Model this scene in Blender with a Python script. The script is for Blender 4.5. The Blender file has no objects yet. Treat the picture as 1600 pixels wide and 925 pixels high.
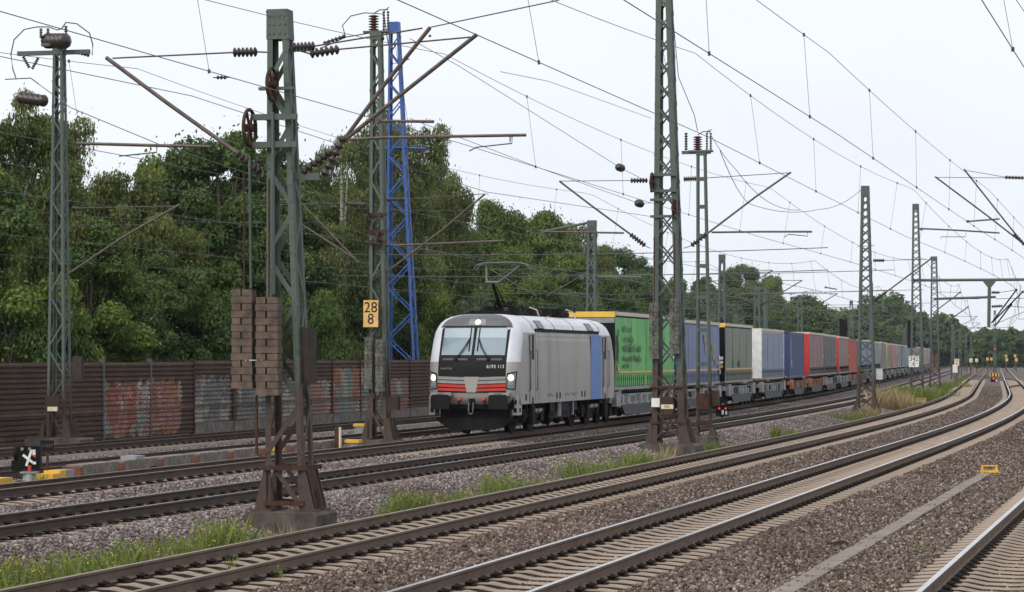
import bpy, math, random
import numpy as np
from mathutils import Vector, Matrix
R_ = math.radians
rnd = random.Random(7)
S = bpy.context.scene
COL = S.collection

# ------------------------------------------------------------------ camera, sky, sun, exposure
FPX, HZ, CAMZ = 4200.0, 558.0, 2.5          # focal length in photo pixels, horizon row, eye height above main rails
cd = bpy.data.cameras.new('camera'); cam = bpy.data.objects.new('camera', cd); COL.objects.link(cam)
cam.location = (0, 0, CAMZ); cam.rotation_euler = (R_(90), 0, 0)
cd.sensor_width = 36; cd.lens = FPX/1600*36; cd.shift_y = (HZ-462.5)/1600
cd.clip_start = 0.5; cd.clip_end = 20000
S.camera = cam
W = bpy.data.worlds.new('World'); S.world = W; W.use_nodes = True
nt = W.node_tree; nt.nodes.clear()
out = nt.nodes.new('ShaderNodeOutputWorld'); bg = nt.nodes.new('ShaderNodeBackground')
sky = nt.nodes.new('ShaderNodeTexSky'); sky.sky_type = 'NISHITA'; sky.sun_disc = False
SUN_EL, SUN_ROT = R_(42), R_(215)
sky.sun_elevation = SUN_EL; sky.sun_rotation = SUN_ROT; sky.dust_density = 4; sky.air_density = 1.2
geo = nt.nodes.new('ShaderNodeTexCoord')
cl = nt.nodes.new('ShaderNodeTexNoise'); cl.inputs['Scale'].default_value = 2.2; cl.inputs['Detail'].default_value = 4; cl.inputs['Roughness'].default_value = .5
cr = nt.nodes.new('ShaderNodeValToRGB')
cr.color_ramp.elements[0].position = .3; cr.color_ramp.elements[0].color = (8.2, 8.8, 9.6, 1)
cr.color_ramp.elements[1].position = .72; cr.color_ramp.elements[1].color = (10.1, 10.35, 10.7, 1)
mp = nt.nodes.new('ShaderNodeMapping'); mp.inputs['Scale'].default_value = (1, 1, 3)
mx = nt.nodes.new('ShaderNodeMix'); mx.data_type = 'RGBA'; mx.inputs[0].default_value = .93
nt.links.new(geo.outputs['Generated'], mp.inputs['Vector']); nt.links.new(mp.outputs[0], cl.inputs['Vector'])
nt.links.new(cl.outputs['Fac'], cr.inputs['Fac'])
nt.links.new(sky.outputs[0], mx.inputs[6]); nt.links.new(cr.outputs[0], mx.inputs[7])
nt.links.new(mx.outputs[2], bg.inputs['Color']); bg.inputs['Strength'].default_value = .079
nt.links.new(bg.outputs[0], out.inputs['Surface'])
sl = bpy.data.lights.new('sun', 'SUN'); sl.energy = 1.5; sl.angle = R_(50); sl.color = (1, .96, .9)
so = bpy.data.objects.new('sun', sl); COL.objects.link(so)
so.rotation_euler = (R_(90)-SUN_EL, 0, R_(180)-SUN_ROT)
S.view_settings.view_transform = 'Standard'; S.view_settings.look = 'None'; S.view_settings.exposure = 0.47; S.view_settings.gamma = 1
S.view_settings.use_curve_mapping = False
S.cycles.volume_bounces = 0; S.cycles.max_bounces = 5; S.cycles.transparent_max_bounces = 12
S.cycles.use_denoising = True

# ------------------------------------------------------------------ the line of the railway (all tracks are parallel curves)
_Y = np.arange(-60, 2600, .5)
_t = np.interp(_Y, [80, 200], [.25, .18])
_X = np.concatenate([[0], np.cumsum((_t[1:]+_t[:-1])/2*.5)]); _X -= np.interp(20, _Y, _X)
def TAN(y): return float(np.interp(y, _Y, _t))
def P(off, y):
    t = TAN(y); n = math.hypot(1, t); return (float(np.interp(y, _Y, _X))+off/n, y-off*t/n)
def proj(x, y, z): return (800+x/y*FPX, HZ-(z-CAMZ)/y*FPX)
def YAT(px, off, y0=24, y1=330):        # station on the line whose point at this offset lies in that photo column
    best = None
    for k in range(int((y1-y0)/.25)):
        y = y0+k*.25; p = P(off, y)
        if p[1] < 3: continue
        e = abs(proj(p[0], p[1], 0)[0]-px)
        if best is None or e < best[0]: best = (e, y)
        elif e > best[0]+30: break
    return best[1]
def YAT2(px, off):
    return YAT(px, off)
def ANG(y): return math.atan2(-1, -TAN(y))     # local x runs back along the line to the viewer, local y to the viewer's right
def V3(off, y, z): p = P(off, y); return Vector((p[0], p[1], z))

# ------------------------------------------------------------------ materials
def newmat(name):
    m = bpy.data.materials.new(name); m.use_nodes = True; n = m.node_tree; n.nodes.clear()
    o = n.nodes.new('ShaderNodeOutputMaterial'); b = n.nodes.new('ShaderNodeBsdfPrincipled')
    n.links.new(b.outputs[0], o.inputs['Surface']); return m, n, b
def noise(n, scale, detail=4, rough=.55, coord='Object', stretch=None):
    tc = n.nodes.new('ShaderNodeTexCoord'); t = n.nodes.new('ShaderNodeTexNoise')
    t.inputs['Scale'].default_value = scale; t.inputs['Detail'].default_value = detail; t.inputs['Roughness'].default_value = rough
    if stretch:
        mpn = n.nodes.new('ShaderNodeMapping'); mpn.inputs['Scale'].default_value = stretch
        n.links.new(tc.outputs[coord], mpn.inputs['Vector']); n.links.new(mpn.outputs[0], t.inputs['Vector'])
    else: n.links.new(tc.outputs[coord], t.inputs['Vector'])
    return t
def ramp(n, src, stops):
    r = n.nodes.new('ShaderNodeValToRGB'); e = r.color_ramp.elements
    while len(e) < len(stops): e.new(.5)
    for k, (p, c) in enumerate(stops): e[k].position = p; e[k].color = (c[0], c[1], c[2], 1)
    n.links.new(src, r.inputs['Fac']); return r
def mixc(n, fac, a, b, mode='MIX'):
    m = n.nodes.new('ShaderNodeMix'); m.data_type = 'RGBA'; m.blend_type = mode
    for s, i in ((fac, 0), (a, 6), (b, 7)):
        if hasattr(s, 'links') or hasattr(s, 'is_linked'): n.links.new(s, m.inputs[i])
        elif i == 0: m.inputs[0].default_value = s
        else: m.inputs[i].default_value = (s[0], s[1], s[2], 1)
    return m.outputs[2]
def addbump(n, b, src, strength, dist):
    u = n.nodes.new('ShaderNodeBump'); u.inputs['Strength'].default_value = strength; u.inputs['Distance'].default_value = dist
    n.links.new(src, u.inputs['Height']); n.links.new(u.outputs[0], b.inputs['Normal'])
def pm(name, c1, c2=None, scale=3.0, rough=.6, metal=0.0, bump=0.0, stretch=None, lo=.35, hi=.65, emit=None, es=1.0):
    m, n, b = newmat(name)
    if c2 is None: c2 = tuple(c*.8 for c in c1)
    t = noise(n, scale, 5, .6, stretch=stretch)
    r = ramp(n, t.outputs['Fac'], [(lo, c2), (hi, c1)])
    n.links.new(r.outputs[0], b.inputs['Base Color'])
    b.inputs['Roughness'].default_value = rough; b.inputs['Metallic'].default_value = metal
    if bump: addbump(n, b, t.outputs['Fac'], bump, .02)
    if emit: b.inputs['Emission Color'].default_value = (*emit, 1); b.inputs['Emission Strength'].default_value = es
    return m
def mastmat(name, paint, rust, z0, z1, base=True):    # paint above, brake-dust rust growing towards the foot
    m, n, b = newmat(name)
    tc = n.nodes.new('ShaderNodeTexCoord'); sx = n.nodes.new('ShaderNodeSeparateXYZ'); n.links.new(tc.outputs['Object'], sx.inputs[0])
    t = noise(n, 1.3, 5, .7, stretch=(3, 3, .6)); t2 = noise(n, 14, 4, .7)
    mr = n.nodes.new('ShaderNodeMapRange'); mr.inputs[1].default_value = z1; mr.inputs[2].default_value = z0; n.links.new(sx.outputs[2], mr.inputs[0])
    ad = n.nodes.new('ShaderNodeMath'); ad.operation = 'ADD'; n.links.new(mr.outputs[0], ad.inputs[0])
    sb = n.nodes.new('ShaderNodeMath'); sb.operation = 'MULTIPLY_ADD'; sb.inputs[1].default_value = 1.1; sb.inputs[2].default_value = -.55
    n.links.new(t.outputs['Fac'], sb.inputs[0]); n.links.new(sb.outputs[0], ad.inputs[1])
    pc = ramp(n, t2.outputs['Fac'], [(.3, tuple(c*.7 for c in paint)), (.65, paint)])
    rc = ramp(n, t2.outputs['Fac'], [(.3, tuple(c*.6 for c in rust)), (.7, tuple(c*1.25 for c in rust))])
    fr = ramp(n, ad.outputs[0], [(.42, (0, 0, 0)), (.62, (1, 1, 1))])
    n.links.new(mixc(n, fr.outputs[0], pc.outputs[0], rc.outputs[0]), b.inputs['Base Color'])
    b.inputs['Roughness'].default_value = .65
    addbump(n, b, t2.outputs['Fac'], .25, .01); return m
M = {}; HAZE = .00008
GREEN, RUST = (.08, .11, .09), (.06, .034, .024)
M['mast'] = mastmat('mast_paint', GREEN, RUST, .2, 4.2)
M['mast_dark'] = mastmat('mast_paint_dark', (.075, .105, .092), (.055, .034, .026), .0, 3.5)
M['blue'] = pm('blue_paint', (.018, .085, .33), (.012, .06, .23), 2, .45)
M['blue_dark'] = pm('blue_paint_dull', (.03, .075, .3), (.02, .05, .2), 2, .6)
M['tube'] = pm('bracket_tube', (.12, .09, .07), (.06, .045, .036), 6, .55, .2)
M['wire'] = pm('wire_metal', (.10, .097, .095), (.07, .07, .07), 3, .5, .4)
M['insul'] = pm('brown_porcelain', (.045, .03, .024), (.025, .018, .015), 8, .3)
M['insul_red'] = pm('red_porcelain', (.10, .035, .025), (.06, .025, .02), 8, .3)
M['fitting'] = pm('grey_fitting', (.13, .14, .14), (.08, .085, .085), 8, .5, .4)
M['concrete'] = pm('old_concrete', (.22, .19, .165), (.10, .085, .075), 4, .9, bump=.4)
M['concrete_dark'] = pm('stained_concrete', (.12, .10, .085), (.045, .037, .03), 2.5, .95, bump=.5)
M['weight'] = pm('weight_concrete', (.15, .105, .08), (.07, .048, .038), 5, .9, bump=.4)
M['weight_grey'] = pm('weight_iron_paint', (.14, .155, .13), (.06, .045, .036), 5, .8)
M['rust'] = pm('rust_brown', (.085, .045, .03), (.04, .024, .018), 5, .85, bump=.2)
M['box'] = pm('brown_box', (.06, .043, .034), (.04, .03, .025), 3, .7)
M['black'] = pm('black_metal', (.009, .009, .0095), (.005, .005, .006), 6, .55)
M['sooty'] = pm('sooty_iron', (.014, .012, .011), (.006, .006, .006), 5, .75)
M['white'] = pm('white_paint', (.75, .75, .72), (.62, .61, .57), 4, .5)
M['cream'] = pm('cream_plate', (.72, .62, .42), (.62, .5, .32), 6, .5)
M['orange_plate'] = pm('amber_plate', (.72, .45, .16), (.6, .34, .1), 4, .5)
M['ink'] = pm('black_paint', (.012, .012, .014), None, 5, .6)
M['grey'] = pm('grey_paint', (.27, .28, .29), (.2, .2, .2), 4, .5)
M['yellow'] = pm('yellow_paint', (.75, .42, .03), (.6, .32, .03), 5, .5)
M['red'] = pm('red_paint', (.6, .05, .025), (.45, .04, .02), 4, .45)
M['sleeper'] = pm('sleeper_concrete', (.37, .285, .218), (.2, .15, .115), 3.5, .9, bump=.25, lo=.3, hi=.7)
M['sleeper_old'] = pm('sleeper_concrete_worn', (.33, .26, .2), (.19, .145, .11), 3, .9, bump=.25, lo=.3, hi=.7)
M['clip'] = pm('sooty_clip', (.035, .026, .022), (.018, .014, .013), 30, .7)
M['trough'] = pm('trough_lid', (.25, .21, .17), (.16, .13, .105), 2.2, .95, bump=.3, lo=.3, hi=.7)
M['brick'] = pm('reddish_cap', (.21, .075, .045), (.12, .05, .035), 6, .9)
M['lamp_on'] = pm('lit_lamp', (1, .9, .7), None, 3, .3, emit=(1, .82, .5), es=5.0)
M['lamp_red'] = pm('red_signal_light', (1, .05, .04), None, 3, .3, emit=(1, .03, .03), es=.5)
M['lens'] = pm('dark_lens', (.25, .27, .28), (.15, .16, .17), 9, .15)
M['bark'] = pm('bark', (.09, .07, .05), (.04, .032, .025), 5, .9, bump=.5, stretch=(4, 4, .7))
M['birch_bark'] = pm('birch_bark', (.42, .4, .36), (.1, .09, .08), 3, .8, stretch=(1, 1, 4))

def railmat(name, side, side2, top, trough=.25, metal=.9):
    m, n, b = newmat(name)
    tc = n.nodes.new('ShaderNodeNewGeometry'); sx = n.nodes.new('ShaderNodeSeparateXYZ')
    t = noise(n, 2.5, 5, .65)
    r = ramp(n, t.outputs['Fac'], [(.3, side2), (.7, side)])
    n.links.new(r.outputs[0], b.inputs['Base Color']); b.inputs['Roughness'].default_value = .8; return m
M['rail_dusty'] = railmat('rail_dusty', (.16, .105, .074), (.095, .062, .044), None)
M['rail_dark'] = railmat('rail_dark', (.08, .048, .033), (.038, .024, .018), None)
M['shine'] = pm('polished_steel', (.6, .6, .62), (.5, .5, .5), 2, .24, .95, stretch=(1, 1, 1))
M['shine_dull'] = pm('dull_steel', (.26, .19, .15), (.19, .14, .11), 1.5, .5, .3)
def leafmat(name, c_lo, c_hi, tr=.3):
    m, n, b = newmat(name)
    at = n.nodes.new('ShaderNodeAttribute'); at.attribute_name = 'tone'
    r = ramp(n, at.outputs['Fac'], [(0, c_lo), (1, c_hi)])
    n.links.new(r.outputs[0], b.inputs['Base Color']); b.inputs['Roughness'].default_value = .55
    b.inputs['Specular IOR Level'].default_value = .3
    tl = n.nodes.new('ShaderNodeBsdfTranslucent'); n.links.new(r.outputs[0], tl.inputs['Color'])
    ms = n.nodes.new('ShaderNodeMixShader'); ms.inputs[0].default_value = tr
    o = [x for x in n.nodes if x.type == 'OUTPUT_MATERIAL'][0]
    n.links.new(b.outputs[0], ms.inputs[1]); n.links.new(tl.outputs[0], ms.inputs[2]); n.links.new(ms.outputs[0], o.inputs['Surface']); return m
M['leaf_dark'] = leafmat('leaves_dark_green', (.02, .05, .011), (.125, .195, .042))
M['leaf_mid'] = leafmat('leaves_mid_green', (.038, .08, .013), (.2, .28, .05))
M['leaf_birch'] = leafmat('leaves_birch', (.046, .068, .015), (.2, .228, .056))
M['leaf_pale'] = leafmat('leaves_pale', (.07, .105, .05), (.17, .215, .11))
M['leaf_fresh'] = leafmat('leaves_fresh', (.05, .105, .02), (.15, .235, .045))
M['weed'] = leafmat('weed_green', (.065, .10, .018), (.25, .29, .065), .25)
M['straw'] = leafmat('dry_grass', (.19, .14, .065), (.46, .36, .19), .25)
M['flower'] = pm('yellow_flower', (.75, .55, .03), None, 4, .6)

M['sleeper_side'] = pm('sleeper_side_brown', (.055, .039, .029), (.03, .021, .016), 6, .95)  # sleeper side faces, a much darker brown than the tops
for k in ('black', 'sooty', 'rust', 'box', 'clip', 'ink'):
    [x for x in M[k].node_tree.nodes if x.type == 'BSDF_PRINCIPLED'][0].inputs['Specular IOR Level'].default_value = .12

# ------------------------------------------------------------------ mesh builder and object helpers
LOC = {}
class MB:
    def __init__(s): s.v = []; s.f = []; s.m = []
    def add(s, verts, faces, mi=0):
        b = len(s.v); s.v += [tuple(p) for p in verts]; s.f += [tuple(i+b for i in q) for q in faces]; s.m += [mi]*len(faces); return s
    def box(s, c, d, mi=0, rz=0, ry=0):
        x, y, z = d[0]/2, d[1]/2, d[2]/2
        vs = [Vector((sx*x, sy*y, sz*z)) for sz in (-1, 1) for sy in (-1, 1) for sx in (-1, 1)]
        if ry: r = Matrix.Rotation(ry, 3, 'Y'); vs = [r @ q for q in vs]
        if rz: r = Matrix.Rotation(rz, 3, 'Z'); vs = [r @ q for q in vs]
        c = Vector(c)
        return s.add([q+c for q in vs], [(0, 2, 3, 1), (4, 5, 7, 6), (0, 1, 5, 4), (2, 6, 7, 3), (0, 4, 6, 2), (1, 3, 7, 5)], mi)
    def bar(s, p, q, w, h, up=(0, 0, 1), mi=0):
        p, q = Vector(p), Vector(q); d = (q-p).normalized(); a = d.cross(Vector(up))
        if a.length < 1e-4: a = d.cross(Vector((1, 0, 0)))
        a.normalize(); c = a.cross(d); a *= w/2; c *= h/2
        vs = [p-a-c, p+a-c, p+a+c, p-a+c, q-a-c, q+a-c, q+a+c, q-a+c]
        return s.add(vs, [(0, 3, 2, 1), (4, 5, 6, 7), (0, 1, 5, 4), (1, 2, 6, 5), (2, 3, 7, 6), (3, 0, 4, 7)], mi)
    def tube(s, pts, r, n=6, mi=0, cap=True):
        pts = [Vector(p) for p in pts]; rs = r if isinstance(r, (list, tuple)) else [r]*len(pts); b = len(s.v); ref = None
        for k, p in enumerate(pts):
            d = (pts[min(k+1, len(pts)-1)]-pts[max(k-1, 0)])
            d = d.normalized() if d.length > 1e-9 else Vector((0, 0, 1))
            if ref is None: ref = Vector((0, 0, 1)) if abs(d.z) < .9 else Vector((1, 0, 0))
            a = d.cross(ref)
            if a.length < 1e-3: a = d.cross(Vector((.3, 1, .2)))
            a.normalize(); c = a.cross(d)
            for j in range(n):
                w = 2*math.pi*j/n; s.v.append(tuple(p+(a*math.cos(w)+c*math.sin(w))*rs[k]))
        for k in range(len(pts)-1):
            for j in range(n):
                j2 = (j+1) % n; s.f.append((b+k*n+j, b+k*n+j2, b+(k+1)*n+j2, b+(k+1)*n+j)); s.m.append(mi)
        if cap:
            s.f.append(tuple(b+j for j in range(n))[::-1]); s.m.append(mi)
            e = b+(len(pts)-1)*n; s.f.append(tuple(e+j for j in range(n))); s.m.append(mi)
        return s
    def cyl(s, p, q, r, n=12, mi=0): return s.tube([p, q], r, n, mi)
    def insul(s, p, q, r=.075, n=7, mi=0):      # ribbed insulator between two points
        p, q = Vector(p), Vector(q); pts = []; rs = []
        for k in range(n):
            a = (k+.1)/n; b_ = (k+.4)/n; c = (k+.55)/n; d = (k+.95)/n
            pts += [p.lerp(q, a), p.lerp(q, b_), p.lerp(q, c), p.lerp(q, d)]; rs += [r*.42, r, r, r*.42]
        return s.tube(pts, rs, 10, mi)
    def prism(s, poly, axis, a, b, mi=0):     # polygon in the two other axes, extruded along 'x' / 'y' / 'z'
        n = len(poly)
        def mk(u, v, w): return (w, u, v) if axis == 'x' else ((u, w, v) if axis == 'y' else (u, v, w))
        vs = [mk(u, v, a) for u, v in poly]+[mk(u, v, b) for u, v in poly]
        return s.add(vs, [tuple(range(n))[::-1], tuple(range(n, 2*n))]+[(k, (k+1) % n, n+(k+1) % n, n+k) for k in range(n)], mi)
    def mesh(s, name, mats, smooth=False):
        me = bpy.data.meshes.new(name); me.from_pydata(s.v, [], s.f)
        for m in (mats if isinstance(mats, (list, tuple)) else [mats]): me.materials.append(m)
        if any(s.m): me.polygons.foreach_set('material_index', s.m)
        if smooth: me.polygons.foreach_set('use_smooth', [True]*len(s.f))
        me.update(); return me
    def build(s, name, mats, parent=None, smooth=False, world=False, label=None):
        if world and parent is not None:        # geometry was given in world space: bring it into the parent's frame
            mi = LOC[parent.name]; s.v = [tuple(mi @ Vector(p)) for p in s.v]
        o = link(name, s.mesh(name, mats, smooth), parent)
        if label: o['label'] = label
        return o
def link(name, me, parent=None, loc=None):
    o = bpy.data.objects.new(name, me); COL.objects.link(o)
    if parent is not None: o.parent = parent
    if loc is not None: o.location = loc
    return o
def tag(o, label, cat, group=None):
    o['label'] = label; o['category'] = cat
    if group: o['group'] = group
    return o
def thing(name, label, cat, loc=(0, 0, 0), rz=0, group=None, scale=None):
    o = bpy.data.objects.new(name, None); COL.objects.link(o); o.empty_display_size = .2
    o.location = loc; o.rotation_euler = (0, 0, rz)
    if scale: o.scale = scale
    LOC[o.name] = (Matrix.Translation(Vector(loc)) @ Matrix.Rotation(rz, 4, 'Z')).inverted()
    return tag(o, label, cat, group)
def structure(o): o['kind'] = 'structure'; return o
def stuff(o, label=None, cat=None):
    o['kind'] = 'stuff'
    if label: o['label'] = label
    if cat: o['category'] = cat
    return o
def copy_tree(o, parent=None):
    c = o.copy(); COL.objects.link(c)
    if parent is not None: c.parent = parent
    for ch in list(o.children): copy_tree(ch, c)
    return c
def quadmesh(name, V, mat, tone=None, nper=4):   # numpy quads: V is (n, nper, 3)
    n = V.shape[0]; me = bpy.data.meshes.new(name)
    me.vertices.add(n*nper); me.vertices.foreach_set('co', V.reshape(-1).astype(np.float32))
    me.loops.add(n*nper); me.loops.foreach_set('vertex_index', np.arange(n*nper, dtype=np.int32))
    me.polygons.add(n); me.polygons.foreach_set('loop_start', np.arange(0, n*nper, nper, dtype=np.int32))
    me.update(calc_edges=True)
    if tone is not None:
        a = me.attributes.new('tone', 'FLOAT', 'FACE'); a.data.foreach_set('value', tone.astype(np.float32))
    me.materials.append(mat); me.validate(); return me
def text_mb(s, size, U, Vv, O, thick=.004, align='CENTER', sx=1.0):  # lettering as geometry; U reading direction, Vv up
    cu = bpy.data.curves.new('lettering', 'FONT'); cu.body = s; cu.size = size; cu.align_x = align; cu.align_y = 'CENTER'; cu.resolution_u = 3
    ob = bpy.data.objects.new('lettering', cu); COL.objects.link(ob)
    dg = bpy.context.evaluated_depsgraph_get(); me = bpy.data.meshes.new_from_object(ob.evaluated_get(dg))
    U, Vv, O = Vector(U), Vector(Vv), Vector(O); N = U.cross(Vv)
    mb = MB(); mb.add([O+U*v.co.x*sx+Vv*v.co.y+N*thick for v in me.vertices], [tuple(p.vertices) for p in me.polygons])
    bpy.data.objects.remove(ob); bpy.data.curves.remove(cu); bpy.data.meshes.remove(me); return mb
# ------------------------------------------------------------------ ground, ballast, stones
TR = dict(F=(2.75, -.1), E=(-2.95, -.1), A=(-7.22, -.1), B=(-12.75, 0), C=(-17.3, 0), D1=(-22.3, -.15), D2=(-27.7, -.15))  # offset, rail top
prof = [(-400, -1.2), (-120, -1.0), (-60, -.8), (-34, -.5), (-31.2, -.45), (-29.6, -.38), (-29.1, -.35), (-26.2, -.35), (-25.6, -.5), (-24.5, -.5), (-23.8, -.35), (-20.8, -.35), (-20.3, -.5),
        (-19.4, -.5), (-18.9, -.23), (-15.75, -.23), (-15.4, -.28), (-14.6, -.28), (-14.2, -.23), (-11.3, -.23), (-11.0, -.27), (-10.2, -.45), (-9.6, -.58), (-9.0, -.55), (-8.75, -.42),
        (-8.6, -.34), (-8.45, -.335), (-8.2, -.4), (-6.2, -.4), (-5.95, -.33), (-5.6, -.31), (-4.6, -.315), (-4.25, -.33), (-3.95, -.4), (-1.95, -.4), (-1.65, -.33), (-1.3, -.33), (-.3, -.37), (.8, -.37), (1.2, -.33), (1.4, -.33), (1.75, -.4), (3.75, -.4), (4.1, -.33), (5, -.4), (8, -.6), (40, -.8), (400, -1.2)]
PO = np.array([a for a, b in prof]); PZ = np.array([b for a, b in prof])
def GZ(off): return float(np.interp(off, PO, PZ))
def ballastmat():
    m, n, b = newmat('ballast_ground')
    tc = n.nodes.new('ShaderNodeTexCoord')
    vo = n.nodes.new('ShaderNodeTexVoronoi'); vo.inputs['Scale'].default_value = 19; n.links.new(tc.outputs['Object'], vo.inputs['Vector'])
    vd = n.nodes.new('ShaderNodeTexVoronoi'); vd.feature = 'DISTANCE_TO_EDGE'; vd.inputs['Scale'].default_value = 19; n.links.new(tc.outputs['Object'], vd.inputs['Vector'])
    sp = n.nodes.new('ShaderNodeSeparateColor'); n.links.new(vo.outputs['Color'], sp.inputs[0])
    at = n.nodes.new('ShaderNodeAttribute'); at.attribute_name = 'zone'
    c1 = ramp(n, sp.outputs[0], [(0, (.04, .03, .025)), (.5, (.13, .1, .084)), (1, (.3, .25, .218))])     # brown dusty
    c2 = ramp(n, sp.outputs[0], [(0, (.075, .06, .058)), (.5, (.165, .134, .13)), (1, (.32, .275, .265))])      # fresher grey-violet
    c = mixc(n, at.outputs['Fac'], c1.outputs[0], c2.outputs[0])
    big = noise(n, .35, 4, .6); bigr = ramp(n, big.outputs['Fac'], [(.3, (.55, .5, .46)), (.7, (1.2, 1.2, 1.2))])
    c = mixc(n, 1.0, c, bigr.outputs[0], 'MULTIPLY')
    md = noise(n, 2.6, 6, .75); mdr = ramp(n, md.outputs['Fac'], [(.32, (.6, .57, .55)), (.68, (1.35, 1.35, 1.35))]); c = mixc(n, 1.0, c, mdr.outputs[0], 'MULTIPLY')
    ed = ramp(n, vd.outputs['Distance'], [(0, (.35, .33, .32)), (.18, (1, 1, 1))])
    c = mixc(n, 1.0, c, ed.outputs[0], 'MULTIPLY')
    n.links.new(c, b.inputs['Base Color']); b.inputs['Roughness'].default_value = .95
    addbump(n, b, vd.outputs['Distance'], .9, .03); return m
ys = list(np.arange(-30, 120, 2.0))+list(np.arange(120, 500, 10.0))+list(np.arange(500, 2450, 100.0))
offs = PO
v = []; zone = []
for y in ys:
    for o_, z in prof:
        p = P(o_, y); v.append((p[0], p[1], z)); zone.append(.85 if -31 < o_ < -9.3 else 0)
no = len(offs); f = [(i*no+j, i*no+j+1, (i+1)*no+j+1, (i+1)*no+j) for i in range(len(ys)-1) for j in range(no-1)]
mb = MB(); mb.v = v; mb.f = f; mb.m = [0]*len(f)
gme = mb.mesh('ground', ballastmat()); a = gme.attributes.new('zone', 'FLOAT', 'POINT'); a.data.foreach_set('value', zone)
gnd = structure(link('ground', gme))
# far terrain beyond the railway land: grass and woodland floor to the horizon
gm, gn, gb = newmat('far_grass'); t_ = noise(gn, .02, 6, .7); r_ = ramp(gn, t_.outputs['Fac'], [(.3, (.03, .05, .018)), (.7, (.07, .10, .03))]); gn.links.new(r_.outputs[0], gb.inputs['Base Color']); gb.inputs['Roughness'].default_value = 1
mb = MB(); K = 2500; mb.add([(-K, -200, -1.6), (K, -200, -1.6), (K, K, -1.6), (-K, K, -1.6)], [(0, 1, 2, 3)])
structure(mb.build('terrain', gm))

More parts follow.
